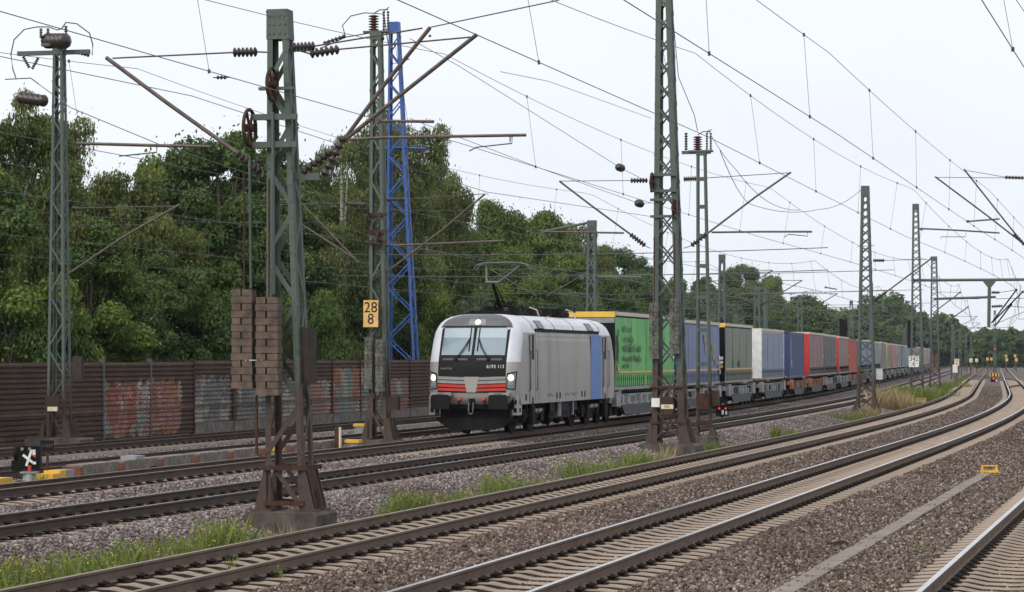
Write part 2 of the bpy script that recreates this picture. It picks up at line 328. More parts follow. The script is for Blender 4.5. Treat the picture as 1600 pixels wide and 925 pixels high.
def stone_field():
    g = np.random.default_rng(3); pts = []
    # candidate stones over the strips the photo shows, thinner with distance
    def strip(o0, o1, y0, y1, dens):
        n = int((o1-o0)*(y1-y0)*dens); return np.stack([g.uniform(o0, o1, n), g.uniform(y0, y1, n)], 1)
    for (o0, o1) in ((-4.3-.9-.7, -4.3), (-1.6, 1.45), (-8.5, -5.8), (-4.3, -1.6), (1.4, 4.2)):
        pts += [strip(o0, o1, 26, 44, 330), strip(o0, o1, 44, 62, 210), strip(o0, o1, 62, 90, 110)]
    pts += [strip(-15.8, -8.7, 30, 56, 250), strip(-15.8, -8.7, 56, 80, 170), strip(-15.8, -8.7, 80, 115, 90)]
    pts += [strip(-15.8, -8.7, 115, 150, 40), strip(-6, 1.5, 90, 130, 60), strip(-8.5, -5.8, 90, 130, 40), strip(-6, 1.5, 130, 260, 22), strip(-26, -18.6, 50, 110, 110), strip(-18.8, -15.8, 48, 70, 120)]
    q = np.concatenate(pts); off, y = q[:, 0], q[:, 1]
    t = np.interp(y, _Y, _t); n = np.hypot(1, t); x = np.interp(y, _Y, _X)+off/n; yy = y-off*t/n
    px = 800+x/np.maximum(yy, 1)*FPX; keep = (px > -40) & (px < 1640) & (yy > 27)
    off, y, x, yy = off[keep], y[keep], x[keep], yy[keep]
    z = np.interp(off, PO, PZ)
    rail = np.zeros(len(off), bool)
    for k, (c, zr) in TR.items():
        rail |= (abs(abs(off-c)-.7535) < .085)
        ph = ((y*1.03)/.62) % 1.0                 # sleepers sit at phase 0
        inn = abs(off-c) < 1.26
        on = inn & ((ph < .26) | (ph > .74))
        if k in 'AEF': rail |= on; z = np.where(inn & ~on, zr-.29-.03*g.random(len(off)), z)
        else: rail |= on & (g.random(len(off)) < .55)
    k = ~rail; off, y, x, yy, z = off[k], y[k], x[k], yy[k], z[k]; N = len(x)
    # eight-cornered lumps
    base = np.array([[1, 0, 0], [0, 1, 0], [-1, 0, 0], [0, -1, 0], [.35, .3, .75], [-.4, -.2, .8], [.1, -.1, -.7]], float)
    tri = np.array([[0, 1, 4], [1, 2, 5], [1, 5, 4], [2, 3, 5], [3, 0, 4], [3, 4, 5], [1, 0, 6], [2, 1, 6], [3, 2, 6], [0, 3, 6]])
    sc = g.uniform(.018, .042, (N, 1, 1))*g.uniform(.6, 1.25, (N, 1, 3))
    vv = (base[None]+g.normal(0, .2, (N, 7, 3)))*sc
    a = g.uniform(0, 6.283, N); ca, sa = np.cos(a), np.sin(a)
    X = vv[..., 0]*ca[:, None]-vv[..., 1]*sa[:, None]; Y = vv[..., 0]*sa[:, None]+vv[..., 1]*ca[:, None]; Z = vv[..., 2]
    b = g.normal(0, .5, N); cb, sb = np.cos(b)[:, None], np.sin(b)[:, None]; Y, Z = Y*cb-Z*sb, Y*sb+Z*cb
    co = np.stack([X+x[:, None], Y+yy[:, None], Z+(z+.012)[:, None]+g.uniform(-.012, .02, (N, 1))], 2)
    me = bpy.data.meshes.new('ballast_stones'); me.vertices.add(N*7); me.vertices.foreach_set('co', co.reshape(-1).astype(np.float32))
    F = (tri[None]+7*np.arange(N)[:, None, None]).reshape(-1).astype(np.int32); nf = N*len(tri)
    me.loops.add(nf*3); me.loops.foreach_set('vertex_index', F); me.polygons.add(nf); me.polygons.foreach_set('loop_start', np.arange(0, nf*3, 3, dtype=np.int32))
    me.update(calc_edges=False)
    at = me.attributes.new('tone', 'FLOAT', 'FACE'); at.data.foreach_set('value', np.repeat(g.random(N), len(tri)).astype(np.float32))
    zn = np.where((off < -9.3), .85, 0.0); at = me.attributes.new('zone', 'FLOAT', 'FACE'); at.data.foreach_set('value', np.repeat(zn, len(tri)).astype(np.float32))
    m, n_, b_ = newmat('ballast_stone')
    a1 = n_.nodes.new('ShaderNodeAttribute'); a1.attribute_name = 'tone'; a2 = n_.nodes.new('ShaderNodeAttribute'); a2.attribute_name = 'zone'
    c1 = ramp(n_, a1.outputs['Fac'], [(0, (.035, .024, .018)), (.3, (.125, .07, .044)), (.4, (.105, .079, .064)), (.8, (.19, .149, .124)), (1, (.4, .34, .295))])
    c2 = ramp(n_, a1.outputs['Fac'], [(0, (.07, .055, .055)), (.5, (.2, .162, .162)), (.85, (.31, .268, .268)), (1, (.5, .455, .45))])
    c = mixc(n_, a2.outputs['Fac'], c1.outputs[0], c2.outputs[0])
    big = noise(n_, .35, 4, .6); bigr = ramp(n_, big.outputs['Fac'], [(.3, (.66, .6, .56)), (.7, (1.12, 1.12, 1.12))])
    n_.links.new(mixc(n_, 1.0, c, bigr.outputs[0], 'MULTIPLY'), b_.inputs['Base Color']); b_.inputs['Roughness'].default_value = .9
    me.materials.append(m)
    stuff(link('ballast_stones', me), 'loose grey and brown ballast stones between and beside the tracks', 'ballast')
    print('stones', N)
stone_field()

# ------------------------------------------------------------------ tracks
def rail_mb(off, y0, y1, zr, step):
    pr = [(-.036, 0), (.036, 0), (.036, -.03), (.011, -.05), (.011, -.135), (.07, -.16), (.07, -.172), (-.07, -.172), (-.07, -.16), (-.011, -.135), (-.011, -.05), (-.036, -.03)]
    mb = MB(); st = []; y = y0
    while y < y1: st.append(y); y += step(y)
    st.append(y1); n = len(pr)
    for y in st:
        for u, w in pr: p = P(off+u, y); mb.v.append((p[0], p[1], zr+w))
    for i in range(len(st)-1):
        for j in range(n):
            mb.f.append((i*n+j, i*n+(j+1) % n, (i+1)*n+(j+1) % n, (i+1)*n+j)); mb.m.append(1 if j == 0 else 0)
    return mb
def sleeper_mb():
    mb = MB(); L = 1.3; st = [(-L, .1, -.03), (-.98, .12, .0), (-.52, .12, .0), (-.3, .09, -.04), (0, .08, -.05), (.3, .09, -.04), (.52, .12, .0), (.98, .12, .0), (L, .1, -.03)]
    for y, w, z in st: mb.v += [(-w-.02, y, -.24), (-w, y, z-.02), (-w+.025, y, z), (w-.025, y, z), (w, y, z-.02), (w+.02, y, -.24)]
    for i in range(len(st)-1):
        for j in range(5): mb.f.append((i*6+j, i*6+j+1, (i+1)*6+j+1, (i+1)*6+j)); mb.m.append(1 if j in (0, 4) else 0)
    mb.f += [tuple(range(6))[::-1], tuple(range(48, 54))]; mb.m += [0, 0]; return mb
def clip_mb(yc):       # the pair of spring clips with their bolts that hold one rail down
    mb = MB()
    for s in (-1, 1):
        y = yc+s*.115
        mb.cyl((0, y, 0), (0, y, .085), .018, 6); mb.cyl((0, y, .05), (0, y, .075), .03, 6)
        for sx in (-1, 1):
            pts = [(sx*.012, y+s*.03, .045), (sx*.05, y+s*.05, .05), (sx*.085, y+s*.01, .055), (sx*.07, y-s*.045, .05), (sx*.035, y-s*.04, .035), (sx*.04, y+s*.01, .03)]
            mb.tube(pts, .0135, 6)
        mb.box((0, y+s*.045, .012), (.12, .06, .03))
    mb.box((0, yc, .006), (.15, .17, .012)); return mb
SLP = {}
def track(key, label, group, y0, y1, rmat, topmat, smat, nobj, cant=0.0):
    off, zr = TR[key]; t = thing('railway_track', label, 'railway track', (*P(off, max(y0, 40)), zr-.19), 0, group)
    stp = lambda y: 2.0 if y < 120 else 8.0
    for s in (-1, 1):
        rail_mb(off+s*.7535, y0, y1, zr+s*cant/2, stp).build('rail', [rmat, topmat], t, world=True)
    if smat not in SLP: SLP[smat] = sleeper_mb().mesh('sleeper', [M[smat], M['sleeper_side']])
    if 'c' not in SLP: SLP['c'] = [clip_mb(s*.7535).mesh('rail_clips', M['clip'], True) for s in (-1, 1)]
    sm = SLP[smat]; k0 = int(math.ceil(y0*1.03/.62)); k1 = int(min(y1, 330)*1.03/.62); cnt = 0; rest = MB(); rc = MB()
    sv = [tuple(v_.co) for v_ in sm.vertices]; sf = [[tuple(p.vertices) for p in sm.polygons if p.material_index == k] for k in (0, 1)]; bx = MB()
    for s in (-1, 1): bx.box((0, s*.7535, .04), (.1, .36, .06))
    for k in range(k0, k1):
        y = k*.62/1.03; p = P(off, y); px = proj(p[0], max(p[1], 1), 0)[0]; a = ANG(y)
        if p[1] < 22 or px < -250 or px > 1850: continue
        L = (p[0], p[1], zr-.19); mt = Matrix.Translation(L) @ Matrix.Rotation(a, 4, 'Z')
        if cnt < nobj:
            q = link('sleeper', sm, t); q.location = LOC[t.name] @ Vector(L); q.rotation_euler = (0, 0, a); cnt += 1
            for cm in SLP['c']: link('rail_clip', cm, q)
        else:
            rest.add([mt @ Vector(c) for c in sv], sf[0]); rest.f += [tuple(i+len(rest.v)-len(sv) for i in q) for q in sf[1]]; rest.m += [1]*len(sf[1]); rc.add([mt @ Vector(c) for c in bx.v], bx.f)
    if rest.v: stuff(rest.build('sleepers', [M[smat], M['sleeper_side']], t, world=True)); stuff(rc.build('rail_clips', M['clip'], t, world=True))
    return t
GT = 'parallel railway tracks'
track('F', 'nearest track, cut by the bottom right corner, with pale concrete sleepers', GT, 4, 140, M['rail_dusty'], M['shine'], 'sleeper', 60)
track('E', 'broad foreground track with two bright rails, second from the bottom right corner', GT, 4, 900, M['rail_dusty'], M['shine'], 'sleeper', 100)
track('A', 'track with dull brown rails passing in front of the weeds and green mast', GT, 4, 1000, M['rail_dusty'], M['shine_dull'], 'sleeper', 100)
track('B', 'empty dark-railed track between the locomotive and the gravel bank with masts', GT, 10, 1000, M['rail_dark'], M['shine'], 'sleeper_old', 80, .03)
track('C', 'track carrying the grey locomotive and its freight train', GT, 10, 1000, M['rail_dark'], M['shine_dull'], 'sleeper_old', 60, .07)
track('D1', 'track behind the locomotive, beside the yellow point machines', GT, 20, 900, M['rail_dark'], M['shine'], 'sleeper_old', 40, .03)
track('D2', 'farthest track, right below the rusty noise barrier', GT, 20, 900, M['rail_dark'], M['shine'], 'sleeper_old', 40, .03)
# crossover between the two foreground tracks, far down the line
def crossover(y0, y1, o0, o1, label):
    t = thing('railway_turnout', label, 'railway turnout', V3(o0, y0, -.3)); 
    for s in (-1, 1):
        mb = MB(); n = 24; pr = [(-.036, .002), (.036, .002), (.06, -.16), (-.06, -.16)]
        for k in range(n+1):
            a = k/n; e = a*a*(3-2*a)
            for u, w in pr: p = P(o0+(o1-o0)*e+s*.7535+u, y0+(y1-y0)*a); mb.v.append((p[0], p[1], -.1+w))
        for i in range(n):
            for j in range(4): mb.f.append((i*4+j, i*4+(j+1) % 4, (i+1)*4+(j+1) % 4, (i+1)*4+j)); mb.m.append(1 if j == 0 else 0)
        mb.build('rail', [M['rail_dark'], M['shine']], t, world=True)
crossover(235, 300, -2.95, 1.8, 'turnout leaving the foreground track to the right in the distance')
crossover(300, 420, -2.95, -7.22, 'crossover joining the two foreground tracks near the red signal lamps')

# concrete cable trough and yellow marker box
def strip_box(name, off0, off1, y0, y1, z0, z1, mat, parent=None, step=1.2, jit=0):
    mb = MB(); st = list(np.arange(y0, y1, step)); g = random.Random(5)
    for y in st:
        a, b = y+.004, min(y+step-.012, y1); dz = g.uniform(-jit, jit); do = g.uniform(-jit, jit)
        A, B, C, D = P(off0+do, a), P(off1+do, a), P(off1+do, b), P(off0+do, b)
        mb.add([(*A, z0), (*B, z0), (*C, z0), (*D, z0), (*A, z1+dz), (*B, z1+dz), (*C, z1+dz), (*D, z1+dz)], [(4, 5, 6, 7), (0, 1, 5, 4), (1, 2, 6, 5), (2, 3, 7, 6), (3, 0, 4, 7)])
    return mb
tag(strip_box('cable_trough', .04, .31, 24, 65.4, -.5, -.315, M['trough'], jit=.006).build('cable_trough', M['trough']), 'long flat concrete cable trough lid running through the gravel to the yellow box', 'cable trough')
yb = 66.2; mbx = thing('track_marker_box', 'low yellow box with grey numbered face at the far end of the concrete trough', 'marker box', V3(.2, yb, GZ(.2)+.03), ANG(yb)-R_(90)+R_(78))
def marker_box(t, w=.42, h=.17, txt=None):
    mb = MB(); mb.box((0, 0, .03), (w+.04, .2, .06)); mb.box((0, 0, h-.015), (w, .16, .03))
    for s in (-1, 1): mb.box((s*(w/2-.03), 0, h/2+.01), (.06, .16, h-.05))
    mb.build('housing', M['yellow'], t); MB().box((0, .02, h/2+.01), (w-.12, .1, h-.051)).build('face_plate', M['grey'], t)
    if txt: text_mb(txt, .1, (1, 0, 0), (0, 0, 1), (0, -.032, h/2+.01), .002).build('number', M['ink'], t)
mbx.rotation_euler = (0, 0, R_(-8)); marker_box(mbx, .4, .18, '100')
mb = MB(); mb.prism([(-.24, -.03), (.2, -.02), (.24, .02), (-.2, .03)], 'z', 0, .02); o = mb.build('scrap_plate', M['rust']); o.location = V3(-.66, 38.6, GZ(-.66)+.025); o.rotation_euler = (R_(4), R_(2), .05)
tag(o, 'flat rusty iron plate lying on the gravel, farther left of two scraps', 'scrap metal')
mb = MB(); mb.prism([(-.16, -.04), (.17, -.03), (.12, .04), (-.15, .035)], 'z', 0, .045); mb.tube([(-.1, 0, .045), (.05, .01, .06), (.14, 0, .05)], .012); o = mb.build('scrap_plate', M['rust']); o.location = V3(-.22, 40.5, GZ(-.2)+.03); o.rotation_euler = (R_(8), R_(-4), -.2)
tag(o, 'short curled rusty scrap lying on the gravel beside the concrete trough', 'scrap metal')
# dark cable trough below the bank, beside the dull-railed track
for i, (y0, y1, lb) in enumerate(((37.5, 43.2, 'dark stained trough lid among the weeds at lower left'), (48.5, 57, 'dark stained trough lid right of the big green mast'), (62, 70.5, 'dark trough lid between the two green weed patches mid picture'), (88, 128, 'long dark trough edge on the gravel bank right of the tall middle masts'))):
    tag(strip_box('trough_lid', -9.28, -8.85, y0, y1, -.6, -.4, None, jit=.012, step=1.0).build('trough_lid', M['concrete_dark']), lb, 'cable trough', 'trough lids along the bank')
# ------------------------------------------------------------------ noise barrier
def corr_panel(L, z0, z1, pitch=.17, dep=.055):
    mb = MB(); n = int((z1-z0)/pitch); zs = []
    for k in range(n):
        z = z0+k*pitch; zs += [(z, 0), (z+pitch*.12, dep), (z+pitch*.62, dep), (z+pitch*.76, 0)]
    zs.append((z0+n*pitch, 0)); nx = 2
    for z, d in zs: mb.v += [(0, d, z), (L, d, z)]
    for k in range(len(zs)-1): mb.f.append((2*k, 2*k+1, 2*k+3, 2*k+2)); mb.m.append(0)
    m = len(mb.v); mb.v += [(0, -.08, z0), (L, -.08, z0), (L, -.08, zs[-1][0]), (0, -.08, zs[-1][0])]
    mb.f += [(m, m+3, m+2, m+1), (m+3, 2*len(zs)-2, 2*len(zs)-1, m+2), (m, 0, 2*len(zs)-2, m+3), (m+1, m+2, 2*len(zs)-1, 1)]; mb.m += [0]*4
    return mb
def wallmat(name, seed=None, cols=None, x0=0, x1=5, z0=.2, z1=1.9):
    m, n, b = newmat(name)
    t = noise(n, .9, 6, .7, stretch=(.5, 1, 2.2)); t2 = noise(n, 5, 4, .7, stretch=(3, 1, .35))
    c = ramp(n, t.outputs['Fac'], [(.3, (.045, .022, .014)), (.55, (.095, .05, .032)), (.75, (.14, .09, .06))]).outputs[0]
    dk = ramp(n, t2.outputs['Fac'], [(.35, (.55, .52, .5)), (.65, (1.1, 1.1, 1.1))])
    if cols:
        tc = n.nodes.new('ShaderNodeTexCoord'); sx = n.nodes.new('ShaderNodeSeparateXYZ'); n.links.new(tc.outputs['Object'], sx.inputs[0])
        mp_ = n.nodes.new('ShaderNodeMapping'); mp_.inputs['Location'].default_value = (seed*3.7, 0, seed*1.3); mp_.inputs['Scale'].default_value = (1, 1, .75)
        n.links.new(tc.outputs['Object'], mp_.inputs['Vector'])
        wv = n.nodes.new('ShaderNodeTexNoise'); wv.inputs['Scale'].default_value = 1.6; wv.inputs['Detail'].default_value = 1; n.links.new(mp_.outputs[0], wv.inputs['Vector']); va = n.nodes.new('ShaderNodeVectorMath'); va.operation = 'MULTIPLY_ADD'; va.inputs[1].default_value = (1.3, 1.3, 1.3); n.links.new(wv.outputs['Color'], va.inputs[0]); n.links.new(mp_.outputs[0], va.inputs[2])
        wob = n.nodes.new('ShaderNodeTexNoise'); wob.inputs['Scale'].default_value = 2.1; n.links.new(mp_.outputs[0], wob.inputs['Vector'])
        def rng(sock, lo, hi, soft):    # 1 inside [lo, hi], with a wobbly edge
            a = n.nodes.new('ShaderNodeMath'); a.operation = 'MULTIPLY_ADD'; a.inputs[1].default_value = .9; n.links.new(wob.outputs['Fac'], a.inputs[0]); n.links.new(sock, a.inputs[2])
            r1 = n.nodes.new('ShaderNodeMapRange'); r1.inputs[1].default_value = lo+.45; r1.inputs[2].default_value = lo+.45+soft; n.links.new(a.outputs[0], r1.inputs[0])
            r2 = n.nodes.new('ShaderNodeMapRange'); r2.inputs[1].default_value = hi+.45; r2.inputs[2].default_value = hi+.45-soft; n.links.new(a.outputs[0], r2.inputs[0])
            k = n.nodes.new('ShaderNodeMath'); k.operation = 'MULTIPLY'; n.links.new(r1.outputs[0], k.inputs[0]); n.links.new(r2.outputs[0], k.inputs[1]); return k.outputs[0]
        fx = rng(sx.outputs[0], x0, x1, .12); fz = rng(sx.outputs[2], z0, z1, .1)
        mm = n.nodes.new('ShaderNodeMath'); mm.operation = 'MULTIPLY'; n.links.new(fx, mm.inputs[0]); n.links.new(fz, mm.inputs[1])
        vo = n.nodes.new('ShaderNodeTexVoronoi'); vo.inputs['Scale'].default_value = 1.3; n.links.new(va.outputs[0], vo.inputs['Vector'])
        sc = n.nodes.new('ShaderNodeSeparateColor'); n.links.new(vo.outputs['Color'], sc.inputs[0])
        k = len(cols); gc = ramp(n, sc.outputs[0], [(i/k, cc) for i, cc in enumerate(cols)]); gc.color_ramp.interpolation = 'CONSTANT'
        ve = n.nodes.new('ShaderNodeTexVoronoi'); ve.feature = 'DISTANCE_TO_EDGE'; ve.inputs['Scale'].default_value = 1.3; n.links.new(va.outputs[0], ve.inputs['Vector'])
        ol = ramp(n, ve.outputs['Distance'], [(.02, (1.7, 1.7, 1.7)), (.05, (.25, .22, .22)), (.085, (1, 1, 1))])
        gcol = mixc(n, 1, gc.outputs[0], ol.outputs[0], 'MULTIPLY')
        wear = noise(n, 7, 5, .75, stretch=(1, 1, 2.5)); wr = ramp(n, wear.outputs['Fac'], [(.33, (0, 0, 0)), (.5, (.9, .9, .9))])
        f2 = n.nodes.new('ShaderNodeMath'); f2.operation = 'MULTIPLY'; n.links.new(mm.outputs[0], f2.inputs[0]); n.links.new(wr.outputs[0], f2.inputs[1])
        c = mixc(n, f2.outputs[0], c, gcol)
    n.links.new(mixc(n, 1, c, dk.outputs[0], 'MULTIPLY'), b.inputs['Base Color']); b.inputs['Roughness'].default_value = .85
    return m
M['wall'] = wallmat('rusty_corrugated_wall')
RED = (.36, .12, .085); TEAL = (.24, .32, .28); WHT = (.44, .41, .37); ORG = (.4, .17, .085); GRY = (.22, .22, .23); PNK = (.4, .2, .17)
WOFF = -32.0; WG = -.42
wl = thing('noise_barrier', 'long rusty brown corrugated noise barrier with faded graffiti in front of the trees', 'noise barrier', V3(WOFF, 94, WG), 0)
paint = {2: ([RED, TEAL, RED, WHT, TEAL, PNK], -1, 5.6, .05, 2.05), 3: ([RED, PNK, WHT, RED, ORG], 1.2, 5.6, .05, 2.10), 4: ([GRY, WHT, GRY, GRY, WHT], .3, 4.5, .05, 2.15), 5: ([GRY, WHT, TEAL, GRY], 0, 4.0, .05, 1.95), 6: ([GRY, GRY, WHT], .6, 4.2, .05, 2.05),
         7: ([PNK, GRY, WHT], .2, 4, .05, 1.95), 8: ([ORG, WHT, TEAL, RED, PNK], -1, 5.6, .05, 2.45), 9: ([WHT, ORG, TEAL, GRY, PNK], -1, 5.6, .05, 2.55), 10: ([RED, GRY, WHT, PNK], .2, 4.2, .05, 1.85)}
ypost0 = YAT(160, WOFF); PW = 4.47
wp = {}; k = -3
while ypost0+k*PW < 190:
    ya, yb_ = ypost0+k*PW, ypost0+(k+1)*PW; A, B = Vector(V3(WOFF, ya, WG)), Vector(V3(WOFF, yb_, WG)); L = (B-A).length; ang = math.atan2(B.y-A.y, B.x-A.x)
    idx = k+2
    mat_ = M['wall'] if idx not in paint else wallmat('graffiti_wall', idx, *paint[idx])
    o = corr_panel(L-.14, .02 if idx < 4 else .4, 2.84).build('wall_panel', mat_, wl)
    o.location = LOC[wl.name] @ (A+(B-A).normalized()*.07); o.rotation_euler = (0, 0, ang+math.pi); o.location = LOC[wl.name] @ (B-(B-A).normalized()*.07)
    pmat = M['rust']
    q = MB().box((0, 0, 1.42), (.13, .16, 2.9)).build('post', M['fitting'] if idx in (2, 3) else pmat, wl); q.location = LOC[wl.name] @ A; q.rotation_euler = (0, 0, ang)
    r = MB().box((L/2, -.062, 1.02), (L-.16, .03, .07)).build('rail_strip', M['weight'], wl); r.location = LOC[wl.name] @ A; r.rotation_euler = (0, 0, ang)
    if idx >= 4:
        c = MB().box((L/2, 0, .18), (L-.16, .2, .4)).build('concrete_sill', M['concrete'], wl); c.location = LOC[wl.name] @ A; c.rotation_euler = (0, 0, ang)
    k += 1

# ------------------------------------------------------------------ lattice masts
def leg_pts(w, d, wt, dt, z0, z1, lean): return {(sx, sy): (Vector((sx*d/2, sy*w/2, z0)), Vector((sx*dt/2, sy*wt/2+lean, z1))) for sx in (-1, 1) for sy in (-1, 1)}
def lattice(t, w, d, wt, dt, z0, z1, lw, n, style, mat, lean=0.0, th=.014, bw=.06, cap=.35, bolts=False, two=False):
    L = leg_pts(w, d, wt, dt, z0, z1, lean)
    for (sx, sy), (p, q) in L.items():
        if two and sx < 0: continue
        mb = MB(); iy, ix = Vector((0, -sy*lw/2, 0)), Vector((-sx*lw/2, 0, 0))
        mb.bar(p+iy, q+iy, lw, th, (1, 0, 0)); mb.bar(p+ix-Vector((sx*th/2, 0, 0)), q+ix-Vector((sx*th/2, 0, 0)), lw, th, (0, 1, 0))
        if bolts:
            for k in range(int((z1-z0)/.28)):
                c = p.lerp(q, (k+.5)/int((z1-z0)/.28))+iy; mb.box(c+Vector((sx*.012, 0, 0)), (.014, .025, .025))
        mb.build('mast_leg', mat, t)
    br = MB()
    def face(a, b, up):
        (p0, p1), (q0, q1) = L[a], L[b]; zs = [0]; r = 1.0
        for k in range(n): zs.append(zs[-1]+r); r *= .96
        zs = [z/zs[-1] for z in zs]
        for k in range(n):
            A, B = p0.lerp(p1, zs[k]), q0.lerp(q1, zs[k]); C, D = p0.lerp(p1, zs[k+1]), q0.lerp(q1, zs[k+1])
            if style == 'x': br.bar(A, D, bw, .009, up); u2 = Vector(up)*.011; br.bar(B+u2, C+u2, bw, .009, up)
            elif style == 'z': br.bar(*((A, D) if k % 2 else (B, C)), bw, .01, up)
            elif style == 'h': br.bar(C, D, bw, .01, up)
            elif style == 'v': br.bar(*((A, D) if k % 2 else (B, C)), bw, .01, up); br.bar(C, D, bw*.7, .01, up) if k % 3 == 2 else None
    face((1, -1), (1, 1), (1, 0, 0)); face((-1, -1), (-1, 1), (1, 0, 0)) if not two else None
    if not two: face((1, 1), (-1, 1), (0, 1, 0)); face((1, -1), (-1, -1), (0, 1, 0))
    br.build('bracing', mat, t)
    if cap:
        c = MB(); a = 1-cap/(z1-z0); pts = [L[k][0].lerp(L[k][1], a) for k in ((1, -1), (1, 1), (-1, 1), (-1, -1))]; pt = [L[k][1] for k in ((1, -1), (1, 1), (-1, 1), (-1, -1))]
        cen = sum((p for p in pt), Vector())/4; ex = lambda p: Vector((p.x+math.copysign(.016, p.x), p.y+math.copysign(.016, p.y-cen.y), p.z))
        c.add([ex(p) for p in pts]+[ex(p)+Vector((0, 0, .015)) for p in pt], [(0, 1, 5, 4), (1, 2, 6, 5), (2, 3, 7, 6), (3, 0, 4, 7), (4, 5, 6, 7)])
        if bolts:
            for p, q in ((pts[0], pt[0]), (pts[1], pt[1])):
                for k in range(3): m_ = p.lerp(q, .2+.3*k); c.box((m_.x+.02, m_.y*.8+cen.y*.2, m_.z), (.02, .03, .03)); c.box((m_.x+.02, m_.y*.3+cen.y*.7, m_.z), (.02, .03, .03))
        c.build('mast_cap', mat, t)
def foot(t, w, d, z0, mat, h=.55):          # splayed foot plates
    for sx in (-1, 1):
        for sy in (-1, 1):
            mb = MB(); y = sy*w/2; x = sx*d/2
            for o_ in (0, -sy*.12): mb.prism([(y+sy*.2, z0), (y-sy*.02, z0), (y-sy*.02, z0+h), (y+sy*.02, z0+h)], 'x', x+o_*0-.014 + (.0 if o_ == 0 else -sx*.15), x+.014+(.0 if o_ == 0 else -sx*.15))
            mb.box((x-sx*.06, y+sy*.05, z0+.02), (.34, .38, .04)); mb.build('foot_plate', mat, t)
class Mast:
    def __init__(s, label, px, off, group=None, name='catenary_mast', y=None, cat='catenary mast'):
        s.y = YAT(px, off) if y is None else y; s.off = off; s.p = P(off, s.y); t = TAN(s.y); h = math.hypot(1, t); s.n = (1/h, -t/h)
        s.g = GZ(off); s.t = thing(name, label, cat, (s.p[0], s.p[1], 0), ANG(s.y), group)
    def at(s, px, py, dx=0.0):       # point in the mast's cross-track plane (dx metres towards the viewer) seen in that photo pixel -> local coordinates
        a = ANG(s.y); fx, fy = math.cos(a), math.sin(a); x0, y0 = s.p[0]+fx*dx, s.p[1]+fy*dx
        k = (px-800)/FPX; u = (k*y0-x0)/(s.n[0]-k*s.n[1]); d = y0+u*s.n[1]
        return Vector((dx, u, CAMZ+(HZ-py)/FPX*d))
    def block(s, w, d, ztop, mat='concrete_dark', c=(0, 0)):
        mb = MB(); zb = s.g-.4; mb.prism([(c[1]-w/2, zb), (c[1]+w/2, zb), (c[1]+w/2, ztop-.05), (c[1]+w/2-.05, ztop), (c[1]-w/2+.05, ztop), (c[1]-w/2, ztop-.05)], 'x', c[0]-d/2, c[0]+d/2)
        mb.build('base_block', M[mat], s.t)
    def bracket(s, tubes, insul=(), rods=(), r=.028, ir=.07, mat='tube', name='cantilever_bracket', dx=0.0, imat='insul', n=6):
        mb = MB()
        for q in tubes: mb.tube([s.at(*p, dx) for p in q], r, 8)
        for q in rods: mb.tube([s.at(*p, dx) for p in q], r*.42, 6)
        for q in tubes:
            if len(q) == 2: e = s.at(*q[0], dx); mb.box(e, (r*3.2, r*3.2, r*3.2))
        o = mb.build(name, M[mat], s.t)
        for q in insul: MB().insul(s.at(*q[0], dx), s.at(*q[1], dx), ir, n).build('insulator', M[imat], o, True)
        return o
def weight_stack(label, m, px0, px1, py0, py1, dx, mat, group, nb=9):
    a, b = m.at(px0, py0, dx), m.at(px1, py1, dx); w = b.y-a.y; H = a.z-b.z; mt = LOC[m.t.name].inverted()
    c = mt @ Vector((dx, (a.y+b.y)/2, b.z)); t = thing('tension_weight', label, 'tension weight', c, ANG(m.y), group); h = H/nb
    for k in range(nb):
        z = h*(k+.5); mb = MB()
        if k % 2: mb.box((0, -w*.27, z), (.24, w*.4, h*.9)); mb.box((0, w*.24, z), (.24, w*.46, h*.9))
        else: mb.box((0, 0, z), (.26, w, h*.94))
        mb.build('weight_block', M[mat], t)
    MB().cyl((0, 0, .01), (0, 0, H+2.0), .018).build('hanger_rod', M['rust'], t); return t
def wheel(t, c, R, axis='x', spokes=6, mat='rust'):
    mb = MB(); c = Vector(c); n = 20
    def pt(a, r): return c+(Vector((0, math.cos(a)*r, math.sin(a)*r)) if axis == 'x' else Vector((math.cos(a)*r, 0, math.sin(a)*r)))
    ring = [pt(2*math.pi*k/n, R) for k in range(n+1)]; mb.tube(ring, R*.11, 6, cap=False)
    for k in range(spokes): mb.bar(c, pt(2*math.pi*k/spokes, R), R*.18, R*.1, (1, 0, 0) if axis == 'x' else (0, 1, 0))
    ax = Vector((1, 0, 0)) if axis == 'x' else Vector((0, 1, 0)); mb.cyl(c-ax*R*.3, c+ax*R*.3, R*.24, 10); return mb.build('tension_wheel', M[mat], t)

# --- big green mast in the foreground
m1 = Mast('big green riveted lattice mast in the foreground with two brick-like weight stacks', 452, -9.95)
lattice(m1.t, .70, .62, .34, .28, -.12, m1.at(440, 17).z, .095, 11, 'z', M['mast'], lean=-.2, bw=.08, cap=.5, bolts=True)
foot(m1.t, .68, .68, -.12, M['mast'], .75); m1.block(1.28, 1.15, -.12)
for z, e in ((.62, .86), (.02, .72)):
    mb = MB(); mb.box((.36, 0, z), (.05, e, .08)); mb.box((-.36, 0, z), (.05, e, .08)); mb.box((0, e/2-.03, z+.002), (.72, .05, .075)); mb.box((0, -e/2+.03, z+.002), (.72, .05, .075)); mb.build('foot_frame', M['rust'], m1.t)
zt = m1.at(440, 185).z; zt2 = m1.at(440, 228).z
for z in (zt, zt2): MB().box((.3, -.18, z), (.09, .78, .1)).build('cross_bar', M['mast'], m1.t)
zc0 = m1.at(430, 160).z; zc1 = m1.at(430, 122).z
MB().box((.28, -.16, (zc0+zc1)/2), (.1, .62, .05)).build('cross_bar', M['mast'], m1.t)
wheel(m1.t, m1.at(425, 132, .34), .27, 'y'); wheel(m1.t, m1.at(390, 200, .3), .31, 'y')
